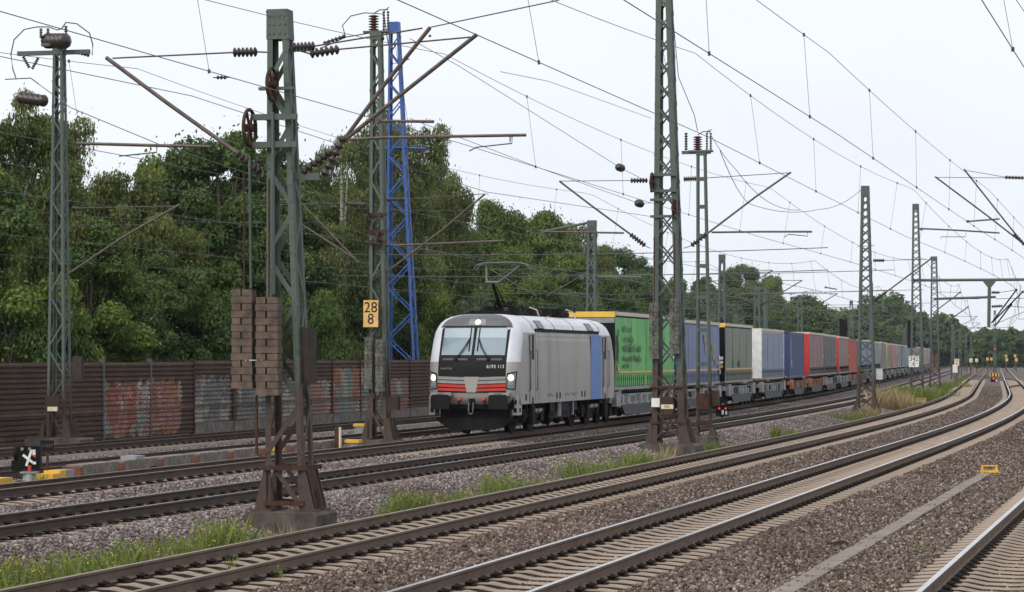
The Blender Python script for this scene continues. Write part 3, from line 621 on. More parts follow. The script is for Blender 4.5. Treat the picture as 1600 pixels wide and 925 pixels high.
for px in (446,): MB().tube([m1.at(px-20, 175, .36), m1.at(px-18, 460, .36)], .03).build('guide_rod', M['mast'], m1.t)
MB().tube([m1.at(390, 250, .3), m1.at(392, 450, .3)], .025).build('guide_rod', M['mast'], m1.t)
MB().tube([m1.at(401, 607, .3), m1.at(401, 708, .3), m1.at(412, 716, .3)], .025).build('guide_rod', M['rust'], m1.t)
o = MB().box(m1.at(482, 555, -.1), (.5, .13, .95)).build('equipment_box', M['box'], m1.t)
m1.bracket([[(672, 43), (600, 133), (540, 215)], [(745, 54), (640, 137), (515, 238)]], [[(538, 212), (505, 275)], [(517, 236), (472, 270)], [(458, 74), (492, 72)], [(484, 84), (530, 77)]], [[(492, 72), (660, 44)], [(530, 77), (735, 58)], [(505, 275), (460, 272)], [(484, 84), (450, 74)]], r=.036, ir=.085)
m1.bracket([[(545, 218), (600, 215), (822, 211)], [(590, 189), (678, 190)]], [], [[(800, 212), (800, 224), (745, 230), (733, 236)], [(797, 212), (797, 222)]], r=.026)
m1.bracket([[(166, 90), (260, 160), (372, 240)]], [[(370, 238), (408, 270)], [(364, 82), (402, 81)]], [[(402, 81), (425, 82)], [(364, 82), (176, 91)]], r=.036, ir=.085)
m1.bracket([[(120, 224), (230, 227), (328, 229)]], [], [[(245, 228), (245, 238), (186, 244)]], r=.028)
MB().box(m1.at(478, 276), (.06, .5, .12)).build('bracket_plate', M['mast'], m1.t); MB().box(m1.at(466, 76), (.06, .45, .1)).build('bracket_plate', M['mast'], m1.t)
weight_stack('left, higher stack of brown weight blocks hanging from the big green mast', m1, 365, 398, 452, 607, .42, 'weight', 'tension weights on the masts', 14)
weight_stack('right, lower stack of brown weight blocks hanging from the big green mast', m1, 403, 438, 464, 618, .5, 'weight', 'tension weights on the masts', 14)

# --- left mast by the noise barrier
def switch_head(t, z, y0=0.0, s=1.0, mat='insul'):
    MB().box((0, y0, z+.05*s), (.4*s, 1.1*s, .08*s)).build('switch_frame', M['mast_dark'], t)
    MB().insul((0, y0-.15*s, z+.1*s), (0, y0-.15*s, z+.75*s), .22*s, 6).build('insulator', M[mat], t, True)
    for dy in (.28, .46): MB().insul((0, y0+dy*s, z+.1*s), (0, y0+dy*s, z+.9*s), .06*s, 7).build('insulator', M['insul'], t, True)
    mb = MB(); mb.tube([(0, y0-.15*s, z+.8*s), (0, y0+.1*s, z+.95*s), (0, y0+.46*s, z+.95*s)], .025*s, 6); mb.tube([(0, y0+.28*s, z+.9*s), (0, y0+.5*s, z+1.05*s)], .02*s, 6)
    mb.build('switch_blade', M['wire'], t)
m0 = Mast('green lattice mast at far left standing against the rusty barrier', 92, -30.3)
z0t = m0.at(88, 76).z
lattice(m0.t, .64, .6, .32, .28, -.1, z0t, .085, 17, 'z', M['mast_dark'], bw=.05, cap=.2); foot(m0.t, .76, .76, -.1, M['mast_dark']); m0.block(1.9, 1.2, -.1)
mb = MB(); a, b = m0.at(28, 84), m0.at(140, 83); mb.box((0, (a.y+b.y)/2, a.z), (.14, b.y-a.y, .14)); mb.box((0, m0.at(85, 70).y, m0.at(85, 70).z), (.3, .8, .1)); mb.build('cross_arm', M['mast_dark'], m0.t)
MB().insul(m0.at(72, 64, -.3), m0.at(104, 64, .5), .26, 5).build('insulator', M['insul'], m0.t, True)
MB().insul(m0.at(30, 152, -.3), m0.at(72, 158, .4), .2, 5).build('insulator', M['insul'], m0.t, True)
for q in (((36, 88), (46, 106)), ((60, 90), (50, 108)), ((64, 44), (64, 60)), ((75, 44), (75, 60)), ((103, 40), (103, 62)), ((112, 80), (140, 87))): MB().insul(m0.at(*q[0]), m0.at(*q[1]), .06, 6).build('insulator', M['insul'], m0.t, True)
mb = MB(); mb.tube([m0.at(*q) for q in ((58, 42), (76, 42), (90, 47), (97, 44), (103, 35), (120, 37), (140, 52), (145, 70), (144, 86))], .022, 6)
mb.tube([m0.at(*q) for q in ((58, 42), (38, 46), (22, 62), (17, 85), (20, 108), (25, 122))], .02, 6); mb.tube([m0.at(*q) for q in ((8, 124), (48, 122), (60, 131))], .02, 6); mb.build('jumper_cable', M['wire'], m0.t)
m0.bracket([[(280, 320), (190, 372), (110, 426)]], [[(112, 325), (128, 327)]], [[(112, 325), (275, 322)]], r=.04); m0.bracket([[(95, 435), (110, 426)]], [], r=.03)
MB().box(m0.at(122, 575, .2), (.2, .3, .75)).build('equipment_box', M['box'], m0.t); MB().box(m0.at(82, 630, .5), (.1, .5, .45)).build('equipment_box', M['box'], m0.t)
MB().box(m0.at(82, 639, .56), (.02, .34, .14)).build('number_plate', M['cream'], m0.t)
# --- mast behind the locomotive track carrying the 28/8 sign
m2 = Mast('tall green mast behind the locomotive track, carrying the amber 28 over 8 sign', 595, -19.9)
z2 = m2.at(588, 52).z
lattice(m2.t, .6, .56, .34, .28, -.12, z2, .1, 16, 'z', M['mast'], lean=-.12, bw=.06, cap=.2); foot(m2.t, .68, .68, -.12, M['mast'], .7); m2.block(1.3, 1.2, -.12)
switch_head(m2.t, z2, -.1, .78, 'insul_red')
m2.bracket([[(672, 56), (670, 58)]], [[(540, 56), (505, 68)], [(582, 50), (600, 62)]], [], r=.02)
mb = MB(); mb.tube([m2.at(*q) for q in ((540, 58), (535, 40), (548, 25), (570, 20), (600, 22), (605, 60), (614, 100), (640, 92))], .018, 6); mb.tube([m2.at(*q) for q in ((500, 76), (540, 58), (575, 52))], .02, 6); mb.build('jumper_cable', M['wire'], m2.t)
m2.bracket([[(758, 303), (690, 360), (598, 430)], [(600, 384), (700, 380), (788, 376)]], [[(604, 312), (632, 311)], [(600, 428), (575, 446)]], [[(632, 311), (755, 303)]], r=.032)
m2.bracket([[(462, 308), (560, 410)], [(470, 350), (556, 405)]], [[(540, 318), (572, 320)]], [[(470, 318), (540, 318)], [(400, 322), (470, 318)]], r=.03)
for z in (335, 362, 378): MB().box(m2.at(590, z, .28), (.06, .62, .1)).build('cross_bar', M['rust'], m2.t)
wheel(m2.t, m2.at(575, 345, .3), .24, 'y'); wheel(m2.t, m2.at(592, 375, .34), .26, 'y')
weight_stack('left stack of small grey-green weights on the mast with the 28 over 8 sign', m2, 571, 583, 527, 608, .4, 'weight_grey', 'tension weights on the masts', 12)
weight_stack('right stack of small grey-green weights on the mast with the 28 over 8 sign', m2, 588, 600, 530, 612, .46, 'weight_grey', 'tension weights on the masts', 12)
MB().box(m2.at(616, 630, .1), (.3, .32, .45)).build('equipment_box', M['box'], m2.t)
def mast_sign(label, m, px0, px1, py0, py1, dx, lines, mat, inkw=1.0, size=.4, name='number_sign'):
    a, b = m.at(px0, py0, dx), m.at(px1, py1, dx); c = LOC[m.t.name].inverted() @ Vector((dx, (a.y+b.y)/2, (a.z+b.z)/2)); w, h = b.y-a.y, a.z-b.z
    t = thing(name, label, 'sign', c, ANG(m.y)); MB().box((0, 0, 0), (.03, w, h)).build('plate', M[mat], t)
    for k in (-1, 1): MB().box((-.03, 0, k*h*.3), (.04, w*.9, .05)).build('bracket', M['fitting'], t)
    n = len(lines)
    for i, s in enumerate(lines):
        z = h*(.5-(i+.5)/n)*.86; text_mb(s, h*size, (0, 1, 0), (0, 0, 1), (.017, 0, z), .003, sx=inkw).build('number', M['ink'], t)
mast_sign('amber plate reading 28 over 8 on the tall mast left of the locomotive', m2, 568, 591, 469, 511, .45, ['28', '8'], 'orange_plate', .95, .56)
# --- blue lattice mast beyond the barrier
mbm = Mast('bright blue slanting lattice mast behind the barrier, left of the locomotive', 631, -33.6)
lattice(mbm.t, 1.75, 1.1, .5, .42, -1.0, mbm.at(617, 35).z, .11, 19, 'z', M['blue'], lean=-.5, bw=.07, cap=.55)
mbm.bracket([[(604, 230), (665, 232)]], [[(648, 232), (655, 246)], [(662, 232), (656, 246)]], [[(640, 227), (665, 228)]], mat='blue', r=.05); 
# --- tall mast in the middle of the picture
m3 = Mast('tall green cross-braced mast in the middle, rising out of the top of the picture', 1048, -10.25)
lattice(m3.t, .98, .9, .42, .34, -.12, m3.at(1030, -40).z, .16, 17, 'x', M['mast'], lean=-.2, bw=.05, cap=.3); foot(m3.t, 1.0, .92, -.12, M['mast'], .75); m3.block(1.75, 1.4, -.12)
for py in (273, 298, 312, 338): MB().box(m3.at(1037, py, .36), (.07, .82, .08)).build('cross_bar', M['mast'], m3.t)
wheel(m3.t, m3.at(1019, 285, .42), .28, 'y'); wheel(m3.t, m3.at(1053, 325, .42), .26, 'y')
m3.bracket([[(874, 283), (925, 322), (985, 366)], [(848, 362), (975, 364)]], [[(985, 366), (1008, 384)], [(985, 282), (1012, 282)]], [[(876, 283), (985, 282)], [(1008, 384), (1016, 388)]], r=.03, ir=.085)
m3.bracket([[(1236, 269), (1180, 308), (1105, 365)], [(1112, 363), (1190, 362), (1269, 362)]], [[(1105, 365), (1080, 384)], [(1068, 280), (1088, 279)]], [[(1088, 279), (1232, 270)], [(1262, 362), (1262, 369), (1232, 366), (1225, 371)], [(1080, 384), (1068, 388)]], r=.03, ir=.085)
weight_stack('left stack of rust-edged weights on the tall middle mast', m3, 1015, 1030, 473, 561, .55, 'weight_grey', 'tension weights on the masts', 12)
weight_stack('right stack of rust-edged weights on the tall middle mast', m3, 1047, 1061, 466, 553, .55, 'weight_grey', 'tension weights on the masts', 12)
for z in (.52, 1.6): MB().box((.46, 0, z), (.06, 1.1, .07)).build('cross_bar', M['rust'], m3.t)
a = m3.at(1042, 634, .6); MB().box(a, (.2, .38, .52)).build('equipment_box', M['box'], m3.t)
mast_sign('small cream plate reading S431 on the brown box of the tall middle mast', m3, 1033, 1052, 632, 639, .715, ['S431'], 'cream', .8, .95)
mast_sign('blank off-white plate low on the left leg of the tall middle mast', m3, 1018, 1031, 622, 636, .62, [], 'white')
m3.bracket([[(1049, 0), (1060, 120), (1085, 180), (1090, 205)]], [], r=.012, mat='wire', name='jumper_cable')
# --- slim switch mast right behind it
m3b = Mast('slim ladder-like mast with red switch insulators on top, right of the tall mast', 1101, -10.5)
z3 = m3b.at(1095, 238).z
lattice(m3b.t, .5, .3, .3, .22, -.12, z3, .07, 9, 'h', M['mast'], lean=-.1, bw=.12, cap=.1); foot(m3b.t, .5, .3, -.12, M['mast'], .4); m3b.block(.85, .7, -.15)
switch_head(m3b.t, z3, -.12, .72, 'insul_red'); MB().box((m3b.at(1088, 238)), (.2, .95, .1)).build('cross_arm', M['mast'], m3b.t); MB().insul(m3b.at(1072, 207), m3b.at(1072, 235), .06, 7).build('insulator', M['insul'], m3b.t, True)
MB().box(m3b.at(1099, 627, .25), (.25, .4, .52)).build('equipment_box', M['rust'], m3b.t); MB().box(m3b.at(1118, 622, 0), (.3, .22, .5)).build('equipment_box', M['box'], m3b.t); MB().box(m3b.at(1100, 661, .18), (.04, .48, .2)).build('cross_plate', M['rust'], m3b.t)
MB().box((.1, 0, 1.5), (.4, .62, .05)).build('cross_bar', M['rust'], m3b.t)
# --- receding masts along the gravel bank
m4 = Mast('slender cross-braced mast with a bare top, beyond the small yellow trackside box', 1354, -10.1)
lattice(m4.t, .95, .9, .38, .36, -.2, m4.at(1352, 291).z, .12, 22, 'x', M['mast_dark'], lean=-.06, bw=.05, cap=.5); foot(m4.t, .95, .9, -.2, M['mast']); m4.block(1.4, 1.3, -.2)
m4.bracket([[(1455, 404), (1365, 471)], [(1440, 358), (1440, 359)]], [[(1385, 456), (1366, 470)], [(1364, 407), (1382, 407)]], [[(1382, 407), (1450, 405)], [(1340, 385), (1366, 384)]], r=.04, ir=.1)
m4.bracket([[(1290, 449), (1308, 452)]], [], r=.03)
m5 = Mast('tall cross-braced mast behind the white 342 over 6 sign', 1433, -10.1)
lattice(m5.t, .95, .9, .42, .4, -.2, m5.at(1429, 319).z, .12, 24, 'x', M['mast_dark'], lean=-.1, bw=.05, cap=.4); foot(m5.t, .95, .9, -.2, M['mast']); m5.block(1.2, 1.1, -.25)
mast_sign('white plate reading 342 over 6 low on a receding mast', m5, 1420, 1436, 556, 573.5, .6, ['342', '6'], 'white', .9, .6)
m6 = Mast('cross-braced mast with brown weight stacks, just right of the 342 over 6 sign', 1461, -10.0)
lattice(m6.t, .95, .9, .5, .48, -.2, m6.at(1457, 401).z, .12, 20, 'x', M['mast_dark'], lean=-.08, bw=.055, cap=.4); foot(m6.t, .95, .9, -.2, M['mast'])
weight_stack('far left stack of brown weights beside the 342 over 6 sign', m6, 1453.5, 1459.5, 551, 579, .6, 'weight', 'tension weights on the masts', 8)
weight_stack('far right stack of brown weights on the mast beyond the 342 over 6 sign', m6, 1461, 1467, 552, 579, .6, 'weight', 'tension weights on the masts', 8)
m6.bracket([[(1500, 457), (1462, 486)], [(1512, 480), (1466, 512)]], [], [[(1462, 456), (1498, 457)], [(1462, 467), (1530, 467)]], r=.05)
# portal beam carried by the two masts, with its hanging post
mb = MB(); a, b = m5.at(1424, 438), m5.at(1720, 436); mb.tube([a, b], .1, 8); o = mb.build('portal_beam', M['mast'], m5.t)
a, b = m5.at(1546, 438), m5.at(1545, 511); mb = MB(); mb.tube([a, b], .12, 8); mb.prism([(a.y-.5, a.z-.02), (a.y+.5, a.z-.02), (a.y+.12, a.z-.5), (a.y-.12, a.z-.5)], 'x', -.1, .1); mb.build('hanging_post', M['mast'], m5.t)
m5.bracket([[(1588, 453), (1549, 505)], [(1598, 456), (1552, 502)], [(1580, 476), (1556, 508)]], [[(1549, 457), (1562, 457)], [(1549, 479), (1566, 478)]], [[(1562, 457), (1588, 453)], [(1566, 478), (1600, 480)], [(1556, 467), (1600, 466)], [(1549, 509), (1640, 470)]], r=.05, ir=.12, mat='sooty')
mb = MB(); a, b = m6.at(1459, 467), m6.at(1556, 464); mb.tube([a, b], .11, 8); mb.build('portal_beam', M['mast'], m6.t)
# off-frame mast whose brackets enter at the right edge
mr = Mast('dark footing and brackets of a mast half outside the right edge', 1612, .2, y=114.5)
lattice(mr.t, .9, .9, .5, .5, -.2, 9.5, .12, 14, 'x', M['mast_dark'], bw=.05); foot(mr.t, .9, .9, -.2, M['mast']); mr.block(1.3, 1.2, .25)
mr.bracket([[(1461, 276), (1540, 335), (1598, 380)], [(1506, 264), (1570, 345), (1600, 382)], [(1436, 357), (1500, 360), (1562, 364)], [(1512, 346), (1562, 342)]],
           [[(1598, 380), (1612, 390)], [(1570, 277), (1600, 278)], [(1584, 365), (1604, 385)]], [[(1463, 277), (1572, 278)], [(1508, 266), (1572, 277)], [(1509, 364), (1509, 370), (1470, 370), (1470, 374)]], r=.035, ir=.09)
# far masts: (photo column, offset, top row, wording)
SM = {}
def far_mast(px, off, ptop, label, arms=True, y=None):
    m = Mast(label, px, off, 'far catenary masts', y=y); zt = m.at(px, ptop).z; w = .34
    lattice(m.t, w*1.7, w*1.5, w, w, -.3, zt, .1, max(6, int(zt*1.2)), 'x', M['mast_dark'], bw=.06, cap=.25)
    if arms:
        for s in ((1, -1) if arms == 2 else (1,)):
            mb = MB(); mb.tube([(0, s*.3, 6.0), (0, s*3.0, 7.6)], .04); mb.tube([(0, s*.3, 7.6), (0, s*3.0, 7.6)], .025); mb.tube([(0, s*1.0, 6.2), (0, s*3.6, 6.2)], .03); b_ = mb.build('cantilever_bracket', M['tube'], m.t)
            MB().insul((0, s*.3, 6.0), (0, s*.75, 6.27), .1, 5).build('insulator', M['insul'], b_, True)
    return m
far_mast(925, -20, 345, 'plain lattice mast against the trees above the yellow-edged trailer', 0).bracket([[(910, 433), (1002, 433)], [(848, 362), (930, 346)]], [], r=.06, mat='mast_dark')
far_mast(1128, -20.0, 398, 'thin mast seen between the ladder-like mast and the dark tree', 1)
far_mast(1183, -20.2, 448, 'left of two close masts above the olive and white trailers', 2)
far_mast(1250, -20.2, 462, 'mast above the navy container', 2)
far_mast(1386, -19.9, 443, 'mast between the bare-topped mast and the 342 over 6 sign', 2)
far_mast(1330, -20, 470, 'mast above the orange-red container', 2)
far_mast(1495, -10, 508, 'far mast beside the white post box on the curve', 1, y=335)
far_mast(1508, -10, 515, 'farther mast, second beyond the 342 over 6 sign', 1, y=400)
far_mast(1517, -10, 522, 'third far mast beyond the 342 over 6 sign, in the haze', 1, y=480)
far_mast(1525, -10, 527, 'fourth far mast beyond the 342 over 6 sign, in the haze', 1, y=580)
far_mast(1596, 1, 478, 'far mast right of the red signals, against the woodland', 2, y=260)
far_mast(1596, 6, 512, 'smaller far mast right of the red signals, deep in the haze', 2, y=420)
far_mast(1480, -20, 500, 'far mast beyond the last wagons, left side of the line', 2, y=330)
far_mast(1500, -20, 515, 'hazy far mast beyond the last wagons', 2, y=450)
far_mast(1420, -30, 492, 'far mast beyond the train against the woodland', 2, y=260)
far_mast(1210, -30, 478, 'mast close to the woodland above the navy container', 2, y=150)
for px_, off_, yy_ in ((0, 9, 250), (0, 12, 330), (0, 8, 520), (0, -15, 640), (0, 4, 700), (0, -20, 560), (0, 10, 620), (0, -28, 700), (0, 15, 460), (0, -4.9, 460)):
    m_ = far_mast(0, off_, 0, 'tiny hazy mast in the dense far cluster at the end of the line', 0, y=yy_) if False else Mast('tiny hazy mast in the dense far cluster at the end of the line', 0, off_, 'hazy masts at the end of the line', y=yy_)
    lattice(m_.t, .6, .6, .35, .35, -.3, 10.5, .12, 9, 'x', M['mast_dark'], bw=.08, cap=.25); mb = MB()
    for s_ in (-1, 1): mb.tube([(0, s_*.3, 6.0), (0, s_*3.0, 7.6)], .06); mb.tube([(0, s_*.3, 7.6), (0, s_*3.0, 7.6)], .04); mb.tube([(0, s_*.5, 6.2), (0, s_*3.8, 6.2)], .05)
    mb.build('cantilever_bracket', M['tube'], m_.t)
mb = MB(); pt_ = P(-21, YAT(1196, -21)); t = thing('signal_post', 'solid round grey post above the olive and white trailers', 'post', (*pt_, 0)); mb.cyl((0, 0, -.4), (0, 0, CAMZ+(HZ-449)/FPX*pt_[1]), .2, 10); mb.build('post', M['mast'], t); MB().box((-.4, 0, CAMZ+(HZ-450)/FPX*pt_[1]), (1.6, .2, .12)).build('arm', M['mast'], t)

# ------------------------------------------------------------------ overhead wires
SUP = [m1.y-62, m1.y, m3.y, m4.y, m5.y, m6.y, 335, 400, 480, 580, 700]
def catenary(off, label, zc, zm, y0, y1, sup=SUP, zig=.25, mid=.55, dstep=8.5, group='overhead lines', rc=.0062):
    t = thing('overhead_line', label, 'overhead line', V3(off, max(y0, 30), zc), 0, group)
    def zmess(y):
        for a, b in zip(sup, sup[1:]):
            if a <= y <= b: u = (y-a)/(b-a); return zm-(zm-zc-mid)*min(1, ((b-a)/62)**2)*4*u*(1-u)
        return zm
    def o_(y):
        for i, (a, b) in enumerate(zip(sup, sup[1:])):
            if a <= y <= b: s = 1 if i % 2 else -1; return off+zig*s*(1-2*(y-a)/(b-a))
        return off
    ysl = list(np.arange(y0, min(y1, 200), 1.5))+list(np.arange(200, y1, 8.0))
    thick = lambda y, k: k*(1 if y < 70 else min(2.4, y/70))
    MB().tube([V3(o_(y), y, zc) for y in ysl], [thick(y, rc) for y in ysl], 5).build('contact_wire', M['wire'], t, world=True)
    MB().tube([V3(off, y, zmess(y)) for y in ysl], [thick(y, rc*.85) for y in ysl], 5).build('messenger_wire', M['wire'], t, world=True)
    y = y0+dstep*.37; n = 0
    while y < min(y1, 330) and n < 90:
        p = P(off, y)
        if p[1] > 18:
            mb = MB(); a, b = V3(o_(y), y, zc), V3(off, y, zmess(y)); mb.tube([a, b], .0035*max(1, y/80), 4); mb.box(a, (.03, .05, .05)); mb.box(b, (.03, .05, .05)); mb.build('dropper', M['wire'], t, world=True); n += 1
        y += dstep if y < 150 else dstep*2
    return t
catenary(-2.95, 'overhead line along the broad foreground track, lower right of the top pair', 6.1, 7.5, 12, 700)
catenary(-.75, 'overhead line crossing the upper right sky, highest pair of wires', 6.15, 7.45, 12, 300, zig=.1, mid=1.0)
catenary(2.75, 'overhead line of the nearest track in the top right corner', 6.1, 7.5, 12, 500)
catenary(-7.22, 'overhead line above the dull-railed track, passing the big green mast', 6.1, 7.6, 12, 700)
catenary(-12.75, 'overhead line above the empty track beside the locomotive', 5.9, 7.5, 12, 700)
catenary(-17.3, 'overhead line touched by the pantograph above the train', 5.7, 7.2, 20, 700, sup=[20, 82, 128, 185, 240, 300, 360, 430, 500, 600, 700])
catenary(-22.3, 'overhead line above the track behind the locomotive', 5.4, 6.9, 30, 600, sup=[20, 82, 128, 185, 240, 300, 360, 430, 500, 600, 700])
catenary(-27.7, 'overhead line above the farthest track, against the trees', 5.4, 6.9, 40, 600, sup=[20, 82, 128, 185, 240, 300, 360, 430, 500, 600, 700])
def span_wire(label, pts, r=.009, cat='wire', name='span_wire', sag=.0, group=None):
    a = [Vector(p) for p in pts]; q = []
    for u, v_ in zip(a, a[1:]):
        for k in range(12): s = k/12; w = u.lerp(v_, s); w.z -= sag*4*s*(1-s); q.append(w)
    q.append(a[-1]); o = MB().tube(q, r, 5).build(name, M['wire']); return tag(o, label, cat, group)
def wpt(m, px, py, dx=0): return LOC[m.t.name].inverted() @ m.at(px, py, dx)
def pd(px, py, d): return Vector(((px-800)/FPX*d, d, CAMZ+(HZ-py)/FPX*d))
span_wire('dark feeder wire rising from the green mast bracket to the top of the picture', [wpt(m1, 671, 43), pd(870, 1, 44), pd(1120, -90, 43)], .011)
span_wire('dark feeder dropping from the left mast across the trees to the green mast', [wpt(m0, 60, 131), pd(110, 168, 83), pd(250, 226, 82), pd(400, 275, 82)], .014)
span_wire('wire from the bare-topped mast down left to the cable splice in the sky', [wpt(m4, 1347, 295), pd(1280, 327, 133), pd(1170, 318, 120), pd(1125, 235, 90)], .014, sag=.25)
span_wire('loose feeder sagging from the red switch insulators to the right', [wpt(m3b, 1106, 202), pd(1150, 265, 88), pd(1200, 315, 95), pd(1250, 328, 105)], .011, sag=.1)
span_wire('thin feeder wire across the left sky just under the highest wires', [pd(-20, 84, 70), pd(300, 150, 78), pd(640, 262, 95), pd(760, 300, 100), pd(1015, 338, 130)], .012)
span_wire('thin anchored wire crossing the sky between the two tall masts', [pd(640, 60, 62), pd(720, 105, 66), pd(850, 187, 73), pd(969, 262, 78), pd(1004, 280, 79.5)], .008)
span_wire('second anchored wire below it, left of the tall middle mast', [pd(640, 185, 66), pd(850, 265, 74), pd(999, 318, 79), pd(1017, 317, 79.8)], .008)
span_wire('short drooping wire left of the tall middle mast', [pd(782, 112, 60), pd(857, 127, 62), pd(1018, 185, 78)], .007)
for i, (px, py, d, lb) in enumerate(((969, 262, 78, 'round dark line insulator left of the tall mast, upper one'), (999, 318, 79, 'round dark line insulator left of the tall mast, lower one'))):
    t = thing('line_insulator', lb, 'insulator', pd(px, py, d), ANG(78), 'line insulators in the sky'); MB().insul((-.25, 0, 0), (.25, 0, 0), .115, 4).build('shed_body', M['insul'], t, True); MB().cyl((-.4, 0, 0), (.4, 0, 0), .03).build('rod', M['fitting'], t)
t = thing('line_insulator', 'small dark splice on the wires left of the big green mast', 'insulator', pd(346, 121, 50), R_(-10), 'line insulators in the sky'); MB().insul((-.1, 0, 0), (.1, 0, 0), .04, 3).build('shed_body', M['insul'], t, True); MB().cyl((-.16, 0, 0), (.16, 0, 0), .012).build('rod', M['fitting'], t)
for i, (y, w, d) in enumerate(((330, 165, 165), (345, 180, 182))): pass
# cross-track headspans behind the train, against the trees
for i, (y, z0, z1) in enumerate(((118, 7.3, 6.3), (158, 7.6, 6.4), (205, 7.6, 6.4), (255, 7.6, 6.5))):
    for j, z in enumerate((z0, z1)):
        span_wire(('upper' if j == 0 else 'lower')+' cross-span wire over the tracks, '+('above the locomotive roof', 'above the olive trailer', 'above the orange-red container', 'above the far grey trailers')[i], [V3(-33, y, z), V3(-10.2, y, z+.1)], .02, group='cross-span wires', sag=.15)
# ------------------------------------------------------------------ locomotive (local x = forward, y = viewer's right, z = up from rail top)
M['loco_grey'] = pm('loco_grey_side', (.335, .315, .29), (.235, .215, .192), 1.1, .42, .15, stretch=(1.3, 1, .16), lo=.3, hi=.55)
M['loco_white'] = pm('loco_silver_white', (.66, .67, .70), (.55, .56, .6), 1.5, .38, .1)
M['loco_brow'] = pm('loco_dark_brow', (.125, .125, .135), (.10, .10, .108), 3, .4, .2)
M['loco_black'] = pm('loco_black_front', (.007, .007, .008), None, 4, .6)
M['loco_stripe'] = pm('loco_stripe_grey', (.30, .295, .29), (.25, .245, .24), 3, .4)
M['loco_red'] = pm('loco_red', (.52, .035, .018), (.42, .03, .016), 3, .42)
M['loco_blue'] = pm('loco_blue', (.055, .18, .50), (.05, .15, .42), 2, .42)
for k in ('loco_black',): [x for x in M[k].node_tree.nodes if x.type == 'BSDF_PRINCIPLED'][0].inputs['Specular IOR Level'].default_value = .2
gm_, gn_, gb_ = newmat('windscreen_glass'); gb_.inputs['Base Color'].default_value = (.13, .20, .25, 1); gb_.inputs['Roughness'].default_value = .12; gb_.inputs['Specular IOR Level'].default_value = .55
M['glass'] = gm_
yF = YAT(812, -15.82)
LH = 7.95; yC = yF+(LH-.55)/1.03
loco = thing('locomotive', 'grey electric locomotive with lit headlamps and a blue stripe, heading the freight train', 'locomotive', V3(-17.3, yC, 0), ANG(yC))
HW = 1.5
ZR = [.98, 1.25, 1.6, 2.0, 2.35, 2.7, 3.05, 3.3, 3.45, 3.6, 3.72, 3.81, 3.87, 3.9]
def hw(z): return float(np.interp(z, [.98, 2.3, 3.05, 3.3, 3.42, 3.6, 3.72, 3.81, 3.87, 3.9], [1.5, 1.5, 1.48, 1.45, 1.41, 1.32, 1.2, 1.04, .82, .55]))
def xf(z): return float(np.interp(z, [.98, 1.3, 1.9, 2.3, 2.55, 3.45, 3.7, 3.83, 3.9], [LH-.12, LH, LH, LH-.06, LH-.16, LH-.62, LH-.8, LH-1.0, LH-1.35]))
RC = .38
def fx(y, z):
    w = hw(z); r = min(RC, w*.8); a = abs(y); f = xf(z)-.07*(y/w)**2
    if a > w-r: f -= r-math.sqrt(max(0, r*r-(a-(w-r))**2))
    return f
def fpt(y, z, o=0.0):       # point on the front skin, pushed out by o
    e = .01; dy = (fx(y+e, z)-fx(y-e, z))/(2*e) if abs(y)+e < hw(z) else -math.copysign(3, y); dz = (fx(y, min(z+e, 3.9))-fx(y, z-e))/(2*e)
    n = Vector((1, -dy, -dz)).normalized(); return Vector((fx(y, z), y, z))+n*o
def outline(z):
    w = hw(z); r = min(RC, w*.8); pts = []; ys = list(np.linspace(-(w-r), w-r, 9)); arc = [(w-r)+r*math.sin(a) for a in np.linspace(0, math.pi/2, 7)[1:]]
    yy = [-a for a in arc[::-1]]+ys+arc
    front = [(fx(y, z), y) for y in yy]; xs = [LH-2.4, LH-5, 0, -(LH-5), -(LH-2.4)]
    pts = front+[(x, w) for x in xs]+[(-x, -y) for x, y in front]+[(-x, -w) for x in xs]; return pts
mb = MB(); ol = [outline(z) for z in ZR]; n = len(ol[0])
for z, o in zip(ZR, ol): mb.v += [(x, y, z) for x, y in o]
for k in range(len(ZR)-1):
    for j in range(n):
        q = (k*n+j, k*n+(j+1) % n, (k+1)*n+(j+1) % n, (k+1)*n+j); mb.f.append(q); c = sum((Vector(mb.v[i]) for i in q), Vector())/4
        ax = abs(c.x); mi = 0
        if c.z > 3.3 : mi = 1
        if c.z > 2.3 and ax > LH-1.35: mi = 1
        if c.z > 3.42 and ax > xf(c.z)-.12 and abs(c.y) < hw(c.z)-.12: mi = 2
        mb.m.append(mi)
e = (len(ZR)-1)*n; mb.f.append(tuple(e+j for j in range(n))); mb.m.append(1); mb.f.append(tuple(range(n))[::-1]); mb.m.append(0)
body = mb.build('body', [M['loco_grey'], M['loco_white'], M['loco_brow']], loco, False)
body.data.polygons.foreach_set('use_smooth', [p.area < .25 for p in body.data.polygons])
